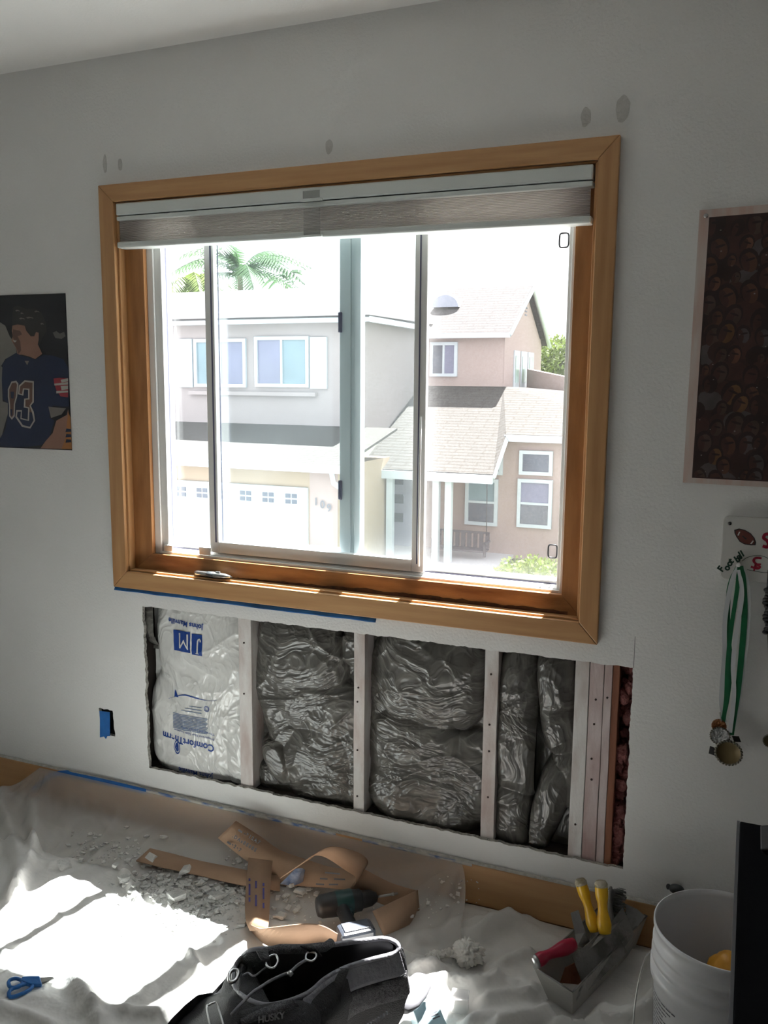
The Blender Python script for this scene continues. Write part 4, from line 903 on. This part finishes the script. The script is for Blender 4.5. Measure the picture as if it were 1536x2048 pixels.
pp([(120,1270),(160,1270),(155,1350),(125,1345)], 'navy'); pp([(115,1470),(140,1470),(138,1540),(125,1545)], 'navy')
pp([(205,1300),(215,1200),(280,1140),(385,1150),(385,1390),(350,1430),(385,1500),(400,1600),(345,1690),(250,1670),(175,1560),(185,1480),(250,1480),(245,1570),(315,1590),(320,1460),(270,1450),(275,1350),(320,1345),(320,1250),(275,1245),(265,1315)], 'wht')
pp([(220,1290),(230,1210),(285,1160),(370,1168),(368,1380),(335,1430),(365,1510),(382,1595),(338,1670),(260,1650),(192,1550),(200,1498),(238,1498),(232,1582),(330,1604),(336,1450),(288,1438),(290,1362),(335,1358),(335,1236),(262,1232),(250,1298)], 'skind')
pp([(200,1498),(238,1498),(232,1582),(330,1604),(336,1500),(365,1510),(382,1595),(338,1670),(260,1650),(192,1550)], 'navy')
obj('football_photo', PL, pm, label='dark photo print of a football player wearing navy jersey 83', cat='poster')
# right hand poster: plain pinkish matt with a dark crowd collage of generic faces
PR = thing('collage_poster', 'tall dark brown portrait collage poster on a pale streaked border', 'poster', (.1,-.005,1.27))
m_mat = mat('pale_streaked_border', (.60,.42,.36), .7, col2=(.62,.56,.52), vs=5, stretch=(12,12,1.5), detail=6)
g = G().prism([(-.149,-.004,1.930),(.50,-.004,1.945),(.50,-.004,1.268),(-.151,-.004,1.274)], (0,.0025,0)); obj('poster_border', g, m_mat, PR)
random.seed(11)
fc = {'bg': (.05,.022,.02), 'f1': (.17,.075,.05), 'f2': (.11,.05,.035), 'f3': (.085,.052,.045), 'h': (.032,.015,.014), 'b1': (.07,.03,.027), 'g1': (.10,.085,.085), 'tan': (.17,.085,.04), 'lt': (.3,.26,.25)}
fm = [mat('collage_'+k_, v, .55, var=.35, vs=26) for k_, v in fc.items()]; fi = {k_: i for i, k_ in enumerate(fc)}
g = G(); g.prism([(-.1265,-.0046,1.912),(.49,-.0046,1.926),(.49,-.0046,1.284),(-.130,-.0046,1.287)], (0,.0005,0), fi['bg'])
def ell(cx, cz, a, b, y, c, n=14, rot=0, cut=1):
    g.poly([(max(-.126, min(.488, cx+a*math.cos(t)*math.cos(rot)-b*math.sin(t)*math.sin(rot))), y, max(1.29, min(1.908, cz+a*math.cos(t)*math.sin(rot)+b*math.sin(t)*math.cos(rot)))) for t in [2*math.pi*k_/n for k_ in range(n)]], fi[c])
ly = -.0048
for row in range(15):
    z = 1.89-row*.043
    for i in range(14):
        x = -.11+i*.045+random.uniform(-.016,.016)+(row % 2)*.02; zz = z+random.uniform(-.014,.014); s_ = random.uniform(.55,1.5)*.016; tl_ = random.uniform(-.4,.4)
        cc = random.choice(['f1','f2','f3','f2','g1','tan','b1','f2','h','f3']); ly -= .000006
        ell(x, zz-s_*2.1, s_*1.9, s_*1.4, ly, random.choice(['b1','h','g1','b1','bg'])); ell(x, zz+s_*.25, s_*1.05, s_*1.3, ly-.000001, 'h', rot=tl_); ell(x+s_*.1, zz, s_*.74, s_*1.1, ly-.000002, cc, rot=tl_)
        ell(x-s_*.35, zz-s_*.05, s_*.42, s_*.95, ly-.000003, 'b1', rot=tl_); ell(x+s_*.12, zz+s_*.3, s_*.55, s_*.14, ly-.000004, 'h', 8, rot=tl_)
        if random.random() < .5: ell(x+s_*random.uniform(-.9,.9), zz+s_*random.uniform(-2,1.2), s_*.1, s_*.07, ly-.000005, 'lt', 6)
obj('poster_print', g, fm, PR)
c = A(1412,432,-.006); g = G().lathe([(.0001,-.008),(.005,-.007),(.0055,-.004),(.003,-.002),(.002,.002)], (c.x, -.006, c.z), (0,1,0), 16); obj('thumbtack', g, m_steel, label='metal thumbtack in the top left corner of the collage poster', cat='thumbtack')
# ------------------------------------------------------------------ medal board
MB = thing('medal_board', 'white painted medal hanger board with a football drawing', 'sign', (.15,-.01,1.04))
q = []
for (cx, cz, a0) in ((-.036,1.184,180), (.40,1.19,90), (.40,1.05,0), (-.036,1.054,270)):
    for k_ in range(7):
        a_ = math.radians(a0-k_*15 if True else 0); 
        q.append((cx+.014*math.cos(a_), -.018, cz+.014*math.sin(a_)))
# corners run clockwise: TL (180->90), TR (90->0), BR (0->-90), BL (270->180)
g = G().prism(q, (0,.0165,0)); bo = obj('board_panel', g, m_sign, MB, bevel=.002, fix=True)
def SB(px, py, k_=0): p = A(px, py, -.0186-.0003*k_); return (p.x, p.y, p.z)
cx_, cy_, s_ = 1420, 1020, 116/1080.
def cb_(x, y, k_=0): return SB(cx_+x*s_, cy_+y*s_, k_)
fb = [(450,370),(540,345),(650,370),(760,435),(830,520),(858,600),(850,655),(760,658),(640,640),(550,590),(490,500),(455,430)]
g = G(); g.poly([cb_(*p) for p in fb], 1)
cxx = sum(p[0] for p in fb)/12; cyy = sum(p[1] for p in fb)/12
g.poly([cb_(cxx+(x-cxx)*.88, cyy+(y-cyy)*.88, 1) for x, y in fb], 0)
g.poly([cb_(x, y, 2) for x, y in ((510,470),(540,405),(565,405),(530,480))], 2); g.poly([cb_(x, y, 2) for x, y in ((745,630),(800,565),(815,580),(775,635))], 2)
g.poly([cb_(x, y, 2) for x, y in ((590,480),(620,480),(690,540),(660,550))], 1)
obj('football_drawing', g, [m_foot, m_black, m_sign], bo)
g = G()
for (x, y, ang, ch) in ((225,1110,-58,'F'), (320,1090,-50,'o'), (365,1010,-50,'o'), (400,950,-45,'t'), (500,930,-35,'b'), (535,880,-35,'a'), (570,840,-32,'l'), (610,815,-32,'l')):
    an = math.radians(-ang); o_ = Vector(cb_(x, y+50)); k_ = .0125
    g.text(ch, .022, (lambda o_, an: lambda X, Y, Z: (o_.x+X*math.cos(an)-Y*math.sin(an), o_.y, o_.z+X*math.sin(an)+Y*math.cos(an)))(o_, an), 0, bold=.001)
def stroke(pts, w_, mi, k_=1):
    P = [Vector(cb_(x, y, k_)) for x, y in pts]; P = crv(P, 5, False); N = len(P); vs = []
    for i in range(N):
        t = P[min(i+1, N-1)]-P[max(i-1, 0)]; nn = Vector((-t.z, 0, t.x)).normalized()*w_/2; vs += [P[i]+nn, P[i]-nn]
    g.add(vs, [(2*i, 2*i+1, 2*i+3, 2*i+2) for i in range(N-1)], mi)
stroke([(600,950),(680,890),(800,855),(920,850),(1040,880),(1160,960),(1180,1060),(1120,1140),(1040,1165),(900,1150),(690,1110)], .0013, 0)
stroke([(960,900),(850,895),(810,950),(870,1010),(930,1060),(880,1090),(760,1055)], .0052, 1, 2); stroke([(950,1010),(850,1020),(820,1130)], .004, 1, 3); stroke([(820,905),(850,1040),(900,1080)], .0035, 1, 3)
stroke([(1180,460),(1040,450),(1000,520),(1060,570),(1090,640),(1060,690),(980,670)], .0075, 1, 2)
obj('painted_lettering', g, [m_greenp, m_redp], bo)
p = A(1439+0,1050,0)
c = cb_(368,252); obj('screw_hole', G().lathe([(.0001,-.0008),(.0042,-.0006),(.0044,.0)], (c[0], c[1], c[2]), (0,1,0), 16), m_black, bo)
c = A(1477,1129,-.03); obj('peg', G().lathe([(.0001,-.012),(.004,-.011),(.0052,-.006),(.004,.0),(.0032,.012)], (c.x, -.03, c.z), (0,1,0), 20), m_vinyl, bo)
# medals
def rib(t, pts, w_, m, y, nm='ribbon', tw=0):
    P = crv([A(x, yy, y) for x, yy in pts], 6, False); N = len(P); pr = []
    for i, p in enumerate(P):
        tt = P[min(i+1, N-1)]-P[max(i-1, 0)]; nn = Vector((-tt.z, 0, tt.x)).normalized(); a_ = tw*i/N; ww = w_/2*(.75 if i < 3 else 1)
        off = nn*ww*math.cos(a_)+Vector((0,.6,0))*ww*math.sin(a_); pr.append((p+off, p-off))
    return obj(nm, G().ribbon(pr, .0008), m, t)
def disc(t, px, py, y, r, m, rimm, nm='medal_disc'):
    c = A(px, py, y); d = obj(nm, G().lathe([(.0001,-.001),(r*.84,-.001),(r*.86,-.002),(r*.86,.002),(.0001,.002)], (c.x, y, c.z), (0,1,0), 32), m, t)
    g = G()
    for k_ in range(26): a_ = 2*math.pi*k_/26; g.ball((c.x+math.cos(a_)*r*.92, y, c.z+math.sin(a_)*r*.92), r*.11, .0025, r*.11, 8, 6)
    obj('beaded_rim', g, rimm, d)
m1 = thing('medal', 'silver medal on white ribbon, left of the pair at bottom', 'medal', A(1440,1472,-.03), 'medals hanging from the board peg')
rib(m1, [(1476,1132),(1462,1170),(1450,1240),(1449,1310),(1444,1370),(1443,1410),(1450,1445)], .011, m_ribw, -.024, tw=.5)
rib(m1, [(1478,1132),(1474,1180),(1462,1260),(1455,1330),(1452,1400),(1446,1445)], .010, m_ribg, -.026)
disc(m1, 1440,1472,-.034, .0245, m_silver, m_studrim)
m2 = thing('medal', 'round dull brass backed medal in front, lowest on the green ribbon', 'medal', A(1455,1506,-.04), 'medals hanging from the board peg')
rib(m2, [(1482,1132),(1487,1170),(1489,1230),(1483,1310),(1476,1380),(1468,1430),(1462,1470)], .014, m_ribg, -.030, tw=.3)
rib(m2, [(1486,1134),(1497,1180),(1496,1260),(1488,1330),(1478,1400),(1464,1468)], .008, m_ribw, -.028)
rib(m2, [(1477,1140),(1484,1190),(1472,1270),(1466,1330),(1468,1390),(1460,1465)], .010, m_ribw, -.032)
disc(m2, 1457,1506,-.042, .0335, m_brass, m_studrim)
m3 = thing('medal', 'small bronze medal partly hidden behind the silver one', 'medal', A(1441,1452,-.025), 'medals hanging from the board peg')
rib(m3, [(1474,1134),(1458,1180),(1456,1260),(1461,1330),(1454,1400),(1444,1440)], .011, m_ribg, -.021)
disc(m3, 1438,1452,-.026, .018, m_bronze, m_bronze)
c = A(1441,1434,-.03); obj('snap_hook', G().tube([(c.x-.002,-.03,c.z+.012),(c.x,-.032,c.z),(c.x+.003,-.03,c.z-.01)], .0018, 8), m_steel, m3)
m4 = thing('medal_clip', 'black square ribbon tags behind the brass medal', 'clip', A(1425,1502,-.02))
g = G(); c = A(1426,1502,-.026); g.obox(c, (.009,0,-.002), (0,.0008,0), (.001,0,.010)); obj('tag', g, m_black, m4); g = G(); c = A(1473,1478,-.024); g.obox(c, (.008,0,.001), (0,.0008,0), (-.003,0,.007)); obj('tag', g, m_black, m4)
m5 = thing('black_lanyard', 'coiled black cord lanyard hanging at the right edge under the board', 'lanyard', A(1536,1220,-.03))
g = G()
for k_ in range(14): c = A(1534+3*math.sin(k_*1.3), 1180+k_*6.5, -.03); g.ball(c, .008, .007, .006, 12, 8)
g.tube([A(1538,1140,-.025), A(1536,1180,-.028)], .003); obj('braided_cord', g, m_black, m5)
g = G(); c = A(1541,1482,-.03); g.tube([A(1538,1265,-.03), A(1542,1370,-.03), A(1541,1452,-.03)], (.004), 8); obj('cord', g, m_black, m5); disc(m5, 1541,1482,-.032, .018, m_brass, m_studrim)
# ------------------------------------------------------------------ things on the window sill
UK = thing('utility_knife', 'grey metal utility knife lying on the wooden sill', 'knife', A(425,1148,.01))
a = Vector((A(390,1142,.004).x, .006, .9045)); b = Vector((A(462,1153,.004).x, .001, .9045)); d = (b-a)
P = [a+d*t for t in (0,.08,.3,.6,.85,1)]
kb = obj('knife_body', G().tube(P, [(.0055,.007),(.0085,.011),(.009,.012),(.009,.013),(.0075,.010),(.003,.004)], 16), m_steel, UK)
obj('knife_grip', G().tube([a+d*.36, a+d*.56], [(.0094,.0125),(.0094,.0134)], 16), [mat('dark_grip', (.08,.085,.09), .4, var=.2)], kb)
obj('slide_button', G().obox(a+d*.66+Vector((0,-.002,.010)), d.normalized()*.008, (0,.003,0), (0,0,.0025)), m_steel, kb, bevel=.001)
obj('knife_blade', G().ribbon([(b-d*.04+Vector((0,0,.003)), b-d*.04-Vector((0,0,.003))), (b+d*.05, b+d*.045-Vector((0,0,.002)))], .0008), m_steel, UK)
for i, (px, py, w_, h_, lab) in enumerate(((338,1118,.016,.022,'small cream block in the left corner of the window sill'), (410,1120,.022,.026,'slightly larger white block right of the cream one on the sill'))):
    c = A(px, py, .047); g = G().box(c.x-w_, c.x+w_, .044, .0512, .9555, .9555+h_); obj('sill_block', g, m_tissue, label=lab, cat='block', bevel=.003)
# ------------------------------------------------------------------ outside: neighbour's house
m_stucco = mat('beige_stucco', (.325,.285,.275), .9, var=.06, vs=4, bump=.3, bs=60)
m_stuccop = mat('pinkish_stucco', (.36,.285,.26), .9, var=.06, vs=4, bump=.3, bs=60)
m_stuccoo = mat('warm_tan_stucco', (.35,.275,.20), .9, var=.06, vs=4)
m_trimw = mat('white_house_trim', (.46,.51,.535), .6, var=.03)
m_paneb = glassy('house_window_glass', (.45,.5,.6), .35, .02)
m_paned = mat('dark_room_behind_glass', (.07,.085,.12), .25, var=.3, vs=2, spec=.8)
m_panev = mat('violet_curtain', (.17,.175,.26), .4, var=.2, vs=1.5, spec=.7)
m_panet = mat('teal_grey_curtain', (.16,.24,.27), .4, var=.2, vs=1.5, spec=.7)
def shingle(name, c1, c2):
    m = mat(name, c1, .9); nt = m.node_tree; N = nt.nodes; L = nt.links; b = N['Principled BSDF']
    tc = N.new('ShaderNodeTexCoord'); sx = N.new('ShaderNodeSeparateXYZ'); L.new(tc.outputs['Object'], sx.inputs[0])
    br = N.new('ShaderNodeTexBrick'); cx = N.new('ShaderNodeCombineXYZ'); L.new(sx.outputs[0], cx.inputs[0]); L.new(sx.outputs[1], cx.inputs[1]); L.new(cx.outputs[0], br.inputs['Vector'])
    br.inputs['Scale'].default_value = 3.0; br.inputs['Brick Width'].default_value = 2.2; br.inputs['Row Height'].default_value = .42; br.inputs['Mortar Size'].default_value = .06
    br.inputs['Color1'].default_value = (*c1, 1); br.inputs['Color2'].default_value = (*tuple(x*.86 for x in c1), 1); br.inputs['Mortar'].default_value = (*c2, 1)
    L.new(br.outputs[0], b.inputs['Base Color']); return m
m_roof = shingle('tan_shingles', (.055,.052,.047), (.030,.025,.019)); m_roof2 = shingle('pale_roof_shingles', (.058,.054,.053), (.036,.031,.031))
GZ = -3.1
H = thing('house', 'two storey beige stucco house with garage across the street', 'house', (-9, 20, GZ))
P_ = lambda nm, g, m, par=None, **k_: obj(nm, g, m, par or H, **k_)
XL = -19.5
# garage block
gw = P_('garage_wall', G().box(XL, -8.60, 15.5, 18.6, GZ, -.42), m_stuccoo)
P_('garage_side_wall', G().box(-9.30, -8.59, 15.49, 15.52, GZ, -.45), m_stuccop)
g = G(); g.add([(XL,15.1,-.36),(-8.35,15.1,-.40),(-9.30,18.5,.30),(XL,18.5,.30),(-8.35,18.5,.30)], [(0,1,4,3)]); P_('garage_roof', g, m_roof, solid=.06)
P_('fascia', G().box(XL, -8.32, 15.03, 15.12, -.52, -.36), m_trimw)
gd = P_('garage_door', G().box(-13.6, -9.34, 15.44, 15.5, GZ, -.93), m_trimw)
g = G()
for k_ in range(1, 4): g.box(-13.58, -9.36, 15.435, 15.441, -.93-.54*k_-.012, -.93-.54*k_+.012)
P_('panel_groove', g, [mat('door_groove', (.55,.6,.64), .6, var=.1)], gd)
pw0 = A(371,984,15.43); dxp = .614
for i in range(7):
    cxp = A(582,998,15.43).x-i*dxp; zc_ = -1.205
    fr_ = obj('door_light', G().box(cxp-.19, cxp+.19, 15.428, 15.4395, zc_-.16, zc_+.14), m_trimw, gd) if False else None
    g = G()
    for dx in (-.085, .085):
        for dz in (-.068, .068): g.box(cxp+dx-.065, cxp+dx+.065, 15.426, 15.4395, zc_+dz-.048, zc_+dz+.048)
    obj('door_window', g, m_paned, gd)
for (px, py, ch) in ((627,1010,'1'), (640,1016,'0'), (653,1023,'9')):
    o_ = A(px, py, 15.45); P_('house_number', G().text(ch, .25, lambda x, y, z, o_=o_: (o_.x+x, o_.y, o_.z+y), bold=.004), m_print)
# downspout
P_('downspout', G().tube([(-8.55,15.1,-.5),(-8.55,15.2,-.75),(-8.30,15.45,-1.0),(-8.2,15.5,-1.15),(-8.2,15.5,GZ)], .06, 8), m_trimw)
# upper left storey
uw = P_('upper_wall', G().box(XL, -9.28, 18.5, 22.7, .1, 3.08), m_stucco)
P_('upper_fascia', G().box(XL, -8.98, 18.08, 18.18, 2.98, 3.12), m_trimw); P_('side_fascia', G().box(-9.06, -8.97, 18.1, 22.6, 2.98, 3.12), m_trimw)
g = G(); ap = Vector((-12.45,22.2,4.30)); ap2 = Vector((-19.5,22.2,4.30))
g.add([(XL,18.05,3.12),(-8.97,18.05,3.12),ap,ap2,(-8.97,24.5,3.2),(-10.2,24.9,4.30),(XL,26,3.2)], [(0,1,2,3),(1,4,5,2),(2,5,6,3)]); P_('upper_roof', g, m_roof2, solid=.05)
def hwin(x0, x1, z0, z1, Y, par=None, fw=.09, mull='v', panes=(None,None), nm='house_window'):
    g = G(); ring(g, x0, x1, z0, z1, fw, fw, fw, fw, Y-.09, Y-.005)
    if mull == 'v': g.box((x0+x1)/2-.03, (x0+x1)/2+.03, Y-.08, Y-.005, z0+fw, z1-fw)
    if mull == 'h': g.box(x0+fw, x1-fw, Y-.08, Y-.005, (z0+z1)/2-.03, (z0+z1)/2+.03)
    f = obj(nm, g, m_trimw, H)
    g = G()
    if mull == 'h': g.box(x0+fw, x1-fw, Y-.04, Y-.01, (z0+z1)/2, z1-fw, 0); g.box(x0+fw, x1-fw, Y-.04, Y-.01, z0+fw, (z0+z1)/2, 1)
    else: g.box(x0+fw, (x0+x1)/2, Y-.04, Y-.01, z0+fw, z1-fw, 0); g.box((x0+x1)/2, x1-fw, Y-.04, Y-.01, z0+fw, z1-fw, 1)
    obj('pane', g, [panes[0] or m_paned, panes[1] or m_paned], f)
hwin(-14.44, -12.77, 1.31, 2.62, 18.5, panes=(m_panet, m_panev)); hwin(-12.49, -10.85, 1.33, 2.66, 18.5, panes=(m_panev, m_panet))
for (a_, b_) in ((-14.95,-14.50), (-10.81,-10.33)): P_('shutter', G().box(a_, b_, 18.42, 18.49, 1.30, 2.63), m_trimw)
P_('sill_ledge', G().box(-14.62, -10.63, 18.36, 18.49, 1.10, 1.2), m_stucco)
# centre wing with gable facing right
g = G().box(-9.2, -6.72, 22.6, 27.3, 1.0, 2.95); cw = P_('centre_wall', g, m_stuccop)
g = G().prism([(-6.715,22.6,1.0),(-6.715,27.3,1.0),(-6.715,27.3,2.75),(-6.715,24.95,4.28),(-6.715,22.6,2.95)], (.02,0,0)); P_('gable_wall', g, m_stuccop)
g = G(); g.add([(-13.2,22.35,2.88),(-6.50,22.35,2.88),(-6.50,24.95,4.42),(-13.2,24.95,4.38),(-6.50,27.6,2.75),(-13.2,27.6,2.75)], [(0,1,2,3),(3,2,4,5)]); P_('centre_roof', g, m_roof2, solid=.06)
P_('centre_fascia', G().box(-9.1, -6.48, 22.28, 22.36, 2.76, 2.90), m_trimw)
g = G().tube([(-6.48,22.33,2.84),(-6.48,24.95,4.36),(-6.48,27.6,2.68)], .07, 4); P_('rake_board', g, m_trimw)
g = G()
for k_ in range(5): g.box(-6.70, -6.68, 24.85, 25.10, 3.55+k_*.11, 3.59+k_*.11)
P_('gable_vent', g, m_paned)
hwin(-8.95, -8.10, 1.66, 2.66, 22.6, panes=(m_paned, m_panev))
for (y0, y1) in ((23.75,24.15), (24.6,25.1), (25.5,26.0)):
    f = P_('french_window', G().box(-6.694, -6.66, y0-.12, y1+.12, 1.22, 2.45), m_trimw); obj('pane', G().box(-6.66, -6.645, y0, y1, 1.5, 2.3), [mat('garden_reflection', (.16,.24,.12), .3, col2=(.3,.4,.4), vs=1.4)], f)
c = A(890,605,24.0); zc_ = 2.88+(24.0-22.35)*.592
g = G(); n = 14
c = A(890,614,23.6)
g.prism([(c.x+.42*math.cos(math.pi*k_/n), 23.6, c.z+.36*math.sin(math.pi*k_/n)) for k_ in range(n+1)], (0,1.0,0)); P_('roof_vent', g, [mat('grey_metal_vent', (.28,.3,.36), .6, var=.1)])
for (px, pb, pt) in ((737,610,568), (793,600,582)):
    a_ = A(px, pb, 24.5); b_ = A(px, pt, 24.5); P_('vent_pipe', G().tube([a_, b_], .045, 8), m_trimw)
a_ = A(737,612,24.3); P_('chimney_cap', G().box(a_.x-.12, a_.x+.12, 24.2, 24.5, a_.z-.1, a_.z+.35), m_stuccop)
# lower wing, porch
pw = P_('porch_wall', G().box(-9.3, -1.5, 20, 22.5, GZ, .15), m_stuccop)
T = (-6.70,22.6,1.36); g = G()
g.add([(-9.25,18.15,-.72),(-5.70,18.15,-.72),(-5.82,19.75,.16),(-1.4,19.75,.16),T,(-9.25,22.6,1.36),(-1.4,22.3,.9),(-6.7,27.2,1.3),(-1.4,25.5,1.0)], [(0,1,4,5),(1,2,4),(2,3,4),(4,3,6),(4,6,8,7)])
P_('porch_roof', g, m_roof, solid=.05)
P_('porch_fascia', G().box(-9.25, -5.70, 18.07, 18.16, -.93, -.72), m_trimw); P_('wing_fascia', G().box(-5.86, -1.4, 19.68, 19.76, .0, .17), m_trimw)
P_('porch_rake', G().tube([(-5.70,18.15,-.78),(-5.82,19.75,.08)], .07, 4), m_trimw)
P_('porch_floor', G().box(-9.3, -5.6, 18.1, 20, GZ, GZ+.1), [mat('concrete', (.45,.45,.46), .9, var=.1)])
for px in (757,780,872,897): x = A(px,1000,18.3).x; P_('porch_post', G().box(x-.085, x+.085, 18.25, 18.4, GZ+.1, -.9), m_trimw)
dr = P_('front_door', G().box(-9.2, -8.45, 19.93, 19.995, GZ+.1, -.98), [mat('pale_violet_door', (.36,.37,.45), .6, var=.05)])
for k_ in range(3): obj('door_light', G().box(-8.98, -8.72, 19.915, 19.93, -1.30-.52*k_, -1.05-.52*k_), m_paned, dr)
hwin(-6.95, -6.06, -2.27, -1.02, 20, mull='h', panes=(m_panet, m_paned)); hwin(-5.53, -4.62, -2.24, -.97, 20, mull='h', panes=(m_panev, m_paned)); hwin(-5.51, -4.64, -.86, -.23, 20, mull='', panes=(m_paned, m_paned)); hwin(-6.35, -5.95, -.9, -.25, 20, mull='', panes=(m_paned, m_paned))
hwin(-4.38, -3.5, -2.24, -.97, 20, mull='h'); hwin(-4.36, -3.5, -.86, -.23, 20, mull='')
a_ = A(872,965,19.9); P_('wall_lamp', G().box(a_.x-.06, a_.x+.06, 19.85, 20, a_.z-.15, a_.z+.12), m_black)
# parapet behind right slope
g = G().prism([(-6.6,25.0,1.0),(-2.5,21.0,.7),(-2.5,21.0,1.25),(-6.6,25.0,1.92)], (.12,.12,0)); P_('parapet_wall', g, m_stuccop)
# porch swing
SW = thing('porch_swing', 'dark slatted porch swing hanging between the porch posts', 'bench', A(920,1100,19))
m_sw = mat('dark_weathered_slats', (.10,.09,.10), .8, var=.2)
x0, x1 = A(868,1085,19).x, A(972,1085,19).x
g = G()
for k_ in range(9): xx = lerp(x0+.05, x1-.05, k_/8); g.box(xx-.05, xx+.05, 19.28, 19.32, -2.75, -2.36)
g.box(x0, x1, 19.27, 19.33, -2.38, -2.33); obj('swing_back', g, m_sw, SW)
obj('swing_seat', G().box(x0, x1, 18.85, 19.28, -2.80, -2.75), m_sw, SW)
g = G()
for xx in (x0, x1): g.box(xx-.03, xx+.03, 18.85, 19.3, -2.58, -2.53); g.box(xx-.03, xx+.03, 18.85, 18.91, -2.9, -2.55)
obj('swing_arm', g, m_sw, SW)
g = G()
for xx in (x0+.05, x1-.05): g.tube([(xx,19.2,-2.4),(xx,19.1,-.45)], .012, 6)
obj('swing_chain', g, m_sw, SW)
# ground and planting
obj('floor_1', G().box(-60, 40, .14, 15.45, GZ-.2, GZ), [mat('pale_driveway', (.30,.30,.29), .9, var=.1, vs=.7)], kind='structure')
obj('floor_2', G().box(-60, 40, 15.45, 90, GZ-.2, GZ-.01), [mat('lawn', (.12,.16,.07), .9, var=.3, vs=2)], kind='structure')
m_leaf = translucent('yellow_green_leaf', (.12,.17,.03), .4); m_leafd = translucent('mid_green_leaf', (.06,.11,.045), .4); m_trunk = mat('palm_trunk', (.22,.17,.12), .9, var=.3)
def leaves(c, r, n, s, seed, sq=1):
    rnd = random.Random(seed); g = G(); c = Vector(c)
    for i in range(n):
        d = Vector((rnd.gauss(0,1), rnd.gauss(0,1), rnd.gauss(0,1))).normalized(); p = c+Vector((d.x*r[0], d.y*r[1], d.z*r[2]))*(rnd.random()**.4)*(1+.25*n3(d.x*3, d.y*3, d.z*3+seed))
        a = Vector((rnd.uniform(-1,1), rnd.uniform(-1,1), rnd.uniform(-1,1))).normalized(); b = a.orthogonal().normalized()
        g.poly([p-a*s, p+b*s*.45, p+a*s, p-b*s*.45])
    return g
bs = thing('shrub', 'bright green shrub at the lower right of the window view', 'shrub', (-3.75, 14, GZ)); c = A(1075,1128,14)
obj('foliage', leaves((c.x, 14, c.z-.35), (.85,.6,.5), 2600, .05, 4), m_leaf, bs); obj('stem', G().tube([(c.x,14,GZ),(c.x,14,c.z-.3)], .05), m_trunk, bs)
tr = thing('tree', 'rounded pale green tree beyond the house at the right', 'tree', (-8.3, 36, GZ)); c = A(1118,722,36)
obj('foliage', leaves((c.x, 36, c.z), (1.3,1.2,1.1), 2600, .12, 5), m_leaf, tr); obj('trunk', G().tube([(c.x,36,GZ),(c.x,36,c.z)], .15), m_trunk, tr)
def palm(px, py, Y, L, n, label, seed, m, droop=1.0, trunk_px=None):
    t = thing('palm_tree', label, 'palm tree', (A(px, py, Y).x, Y, GZ)); c = A(px, py, Y); rnd = random.Random(seed)
    obj('trunk', G().tube([(c.x,Y,GZ),(c.x+.05,Y,(c.z+GZ)/2),(c.x,Y,c.z)], .13), m_trunk, t)
    for i in range(n):
        az = 2*math.pi*i/n+rnd.uniform(-.2,.2); el = rnd.uniform(.35,1.35); d = Vector((math.cos(az), math.sin(az)*.7, 0)); g = G(); pts = []
        for k_ in range(13):
            s_ = k_/12*L; pts.append(c+d*s_*math.cos(el*(1-k_/26))+Vector((0,0,math.sin(el)*s_-droop*(s_**2)/L*.75)))
        g.tube(pts, .018, 4)
        for k_ in range(1, 13):
            for q_ in (0, .5):
                p = lerp(pts[k_-1], pts[k_], q_) if q_ else pts[k_]; tt = (pts[k_]-pts[k_-1]).normalized(); sd_ = tt.cross(Vector((0,0,1))); sd_ = sd_.normalized() if sd_.length > .1 else Vector((1,0,0))
                ll = .55*L/2.2*math.sin(math.pi*(.12+.8*k_/13))
                for s2 in (-1, 1):
                    e = p+sd_*s2*ll*.7+tt*ll*.45-Vector((0,0,ll*.45)); g.poly([p, p+tt*.13, e])
        obj('frond', g, m, t)
palm(480,552,35,4.2,22,'tall palm tree standing highest behind the left roof',3,m_leafd)
palm(384,580,27,2.5,22,'bright yellow green palm at the left edge of the window view',8,m_leaf,1.3)
palm(574,556,42,1.5,12,'small distant palm just left of the roof peak',5,m_leafd)
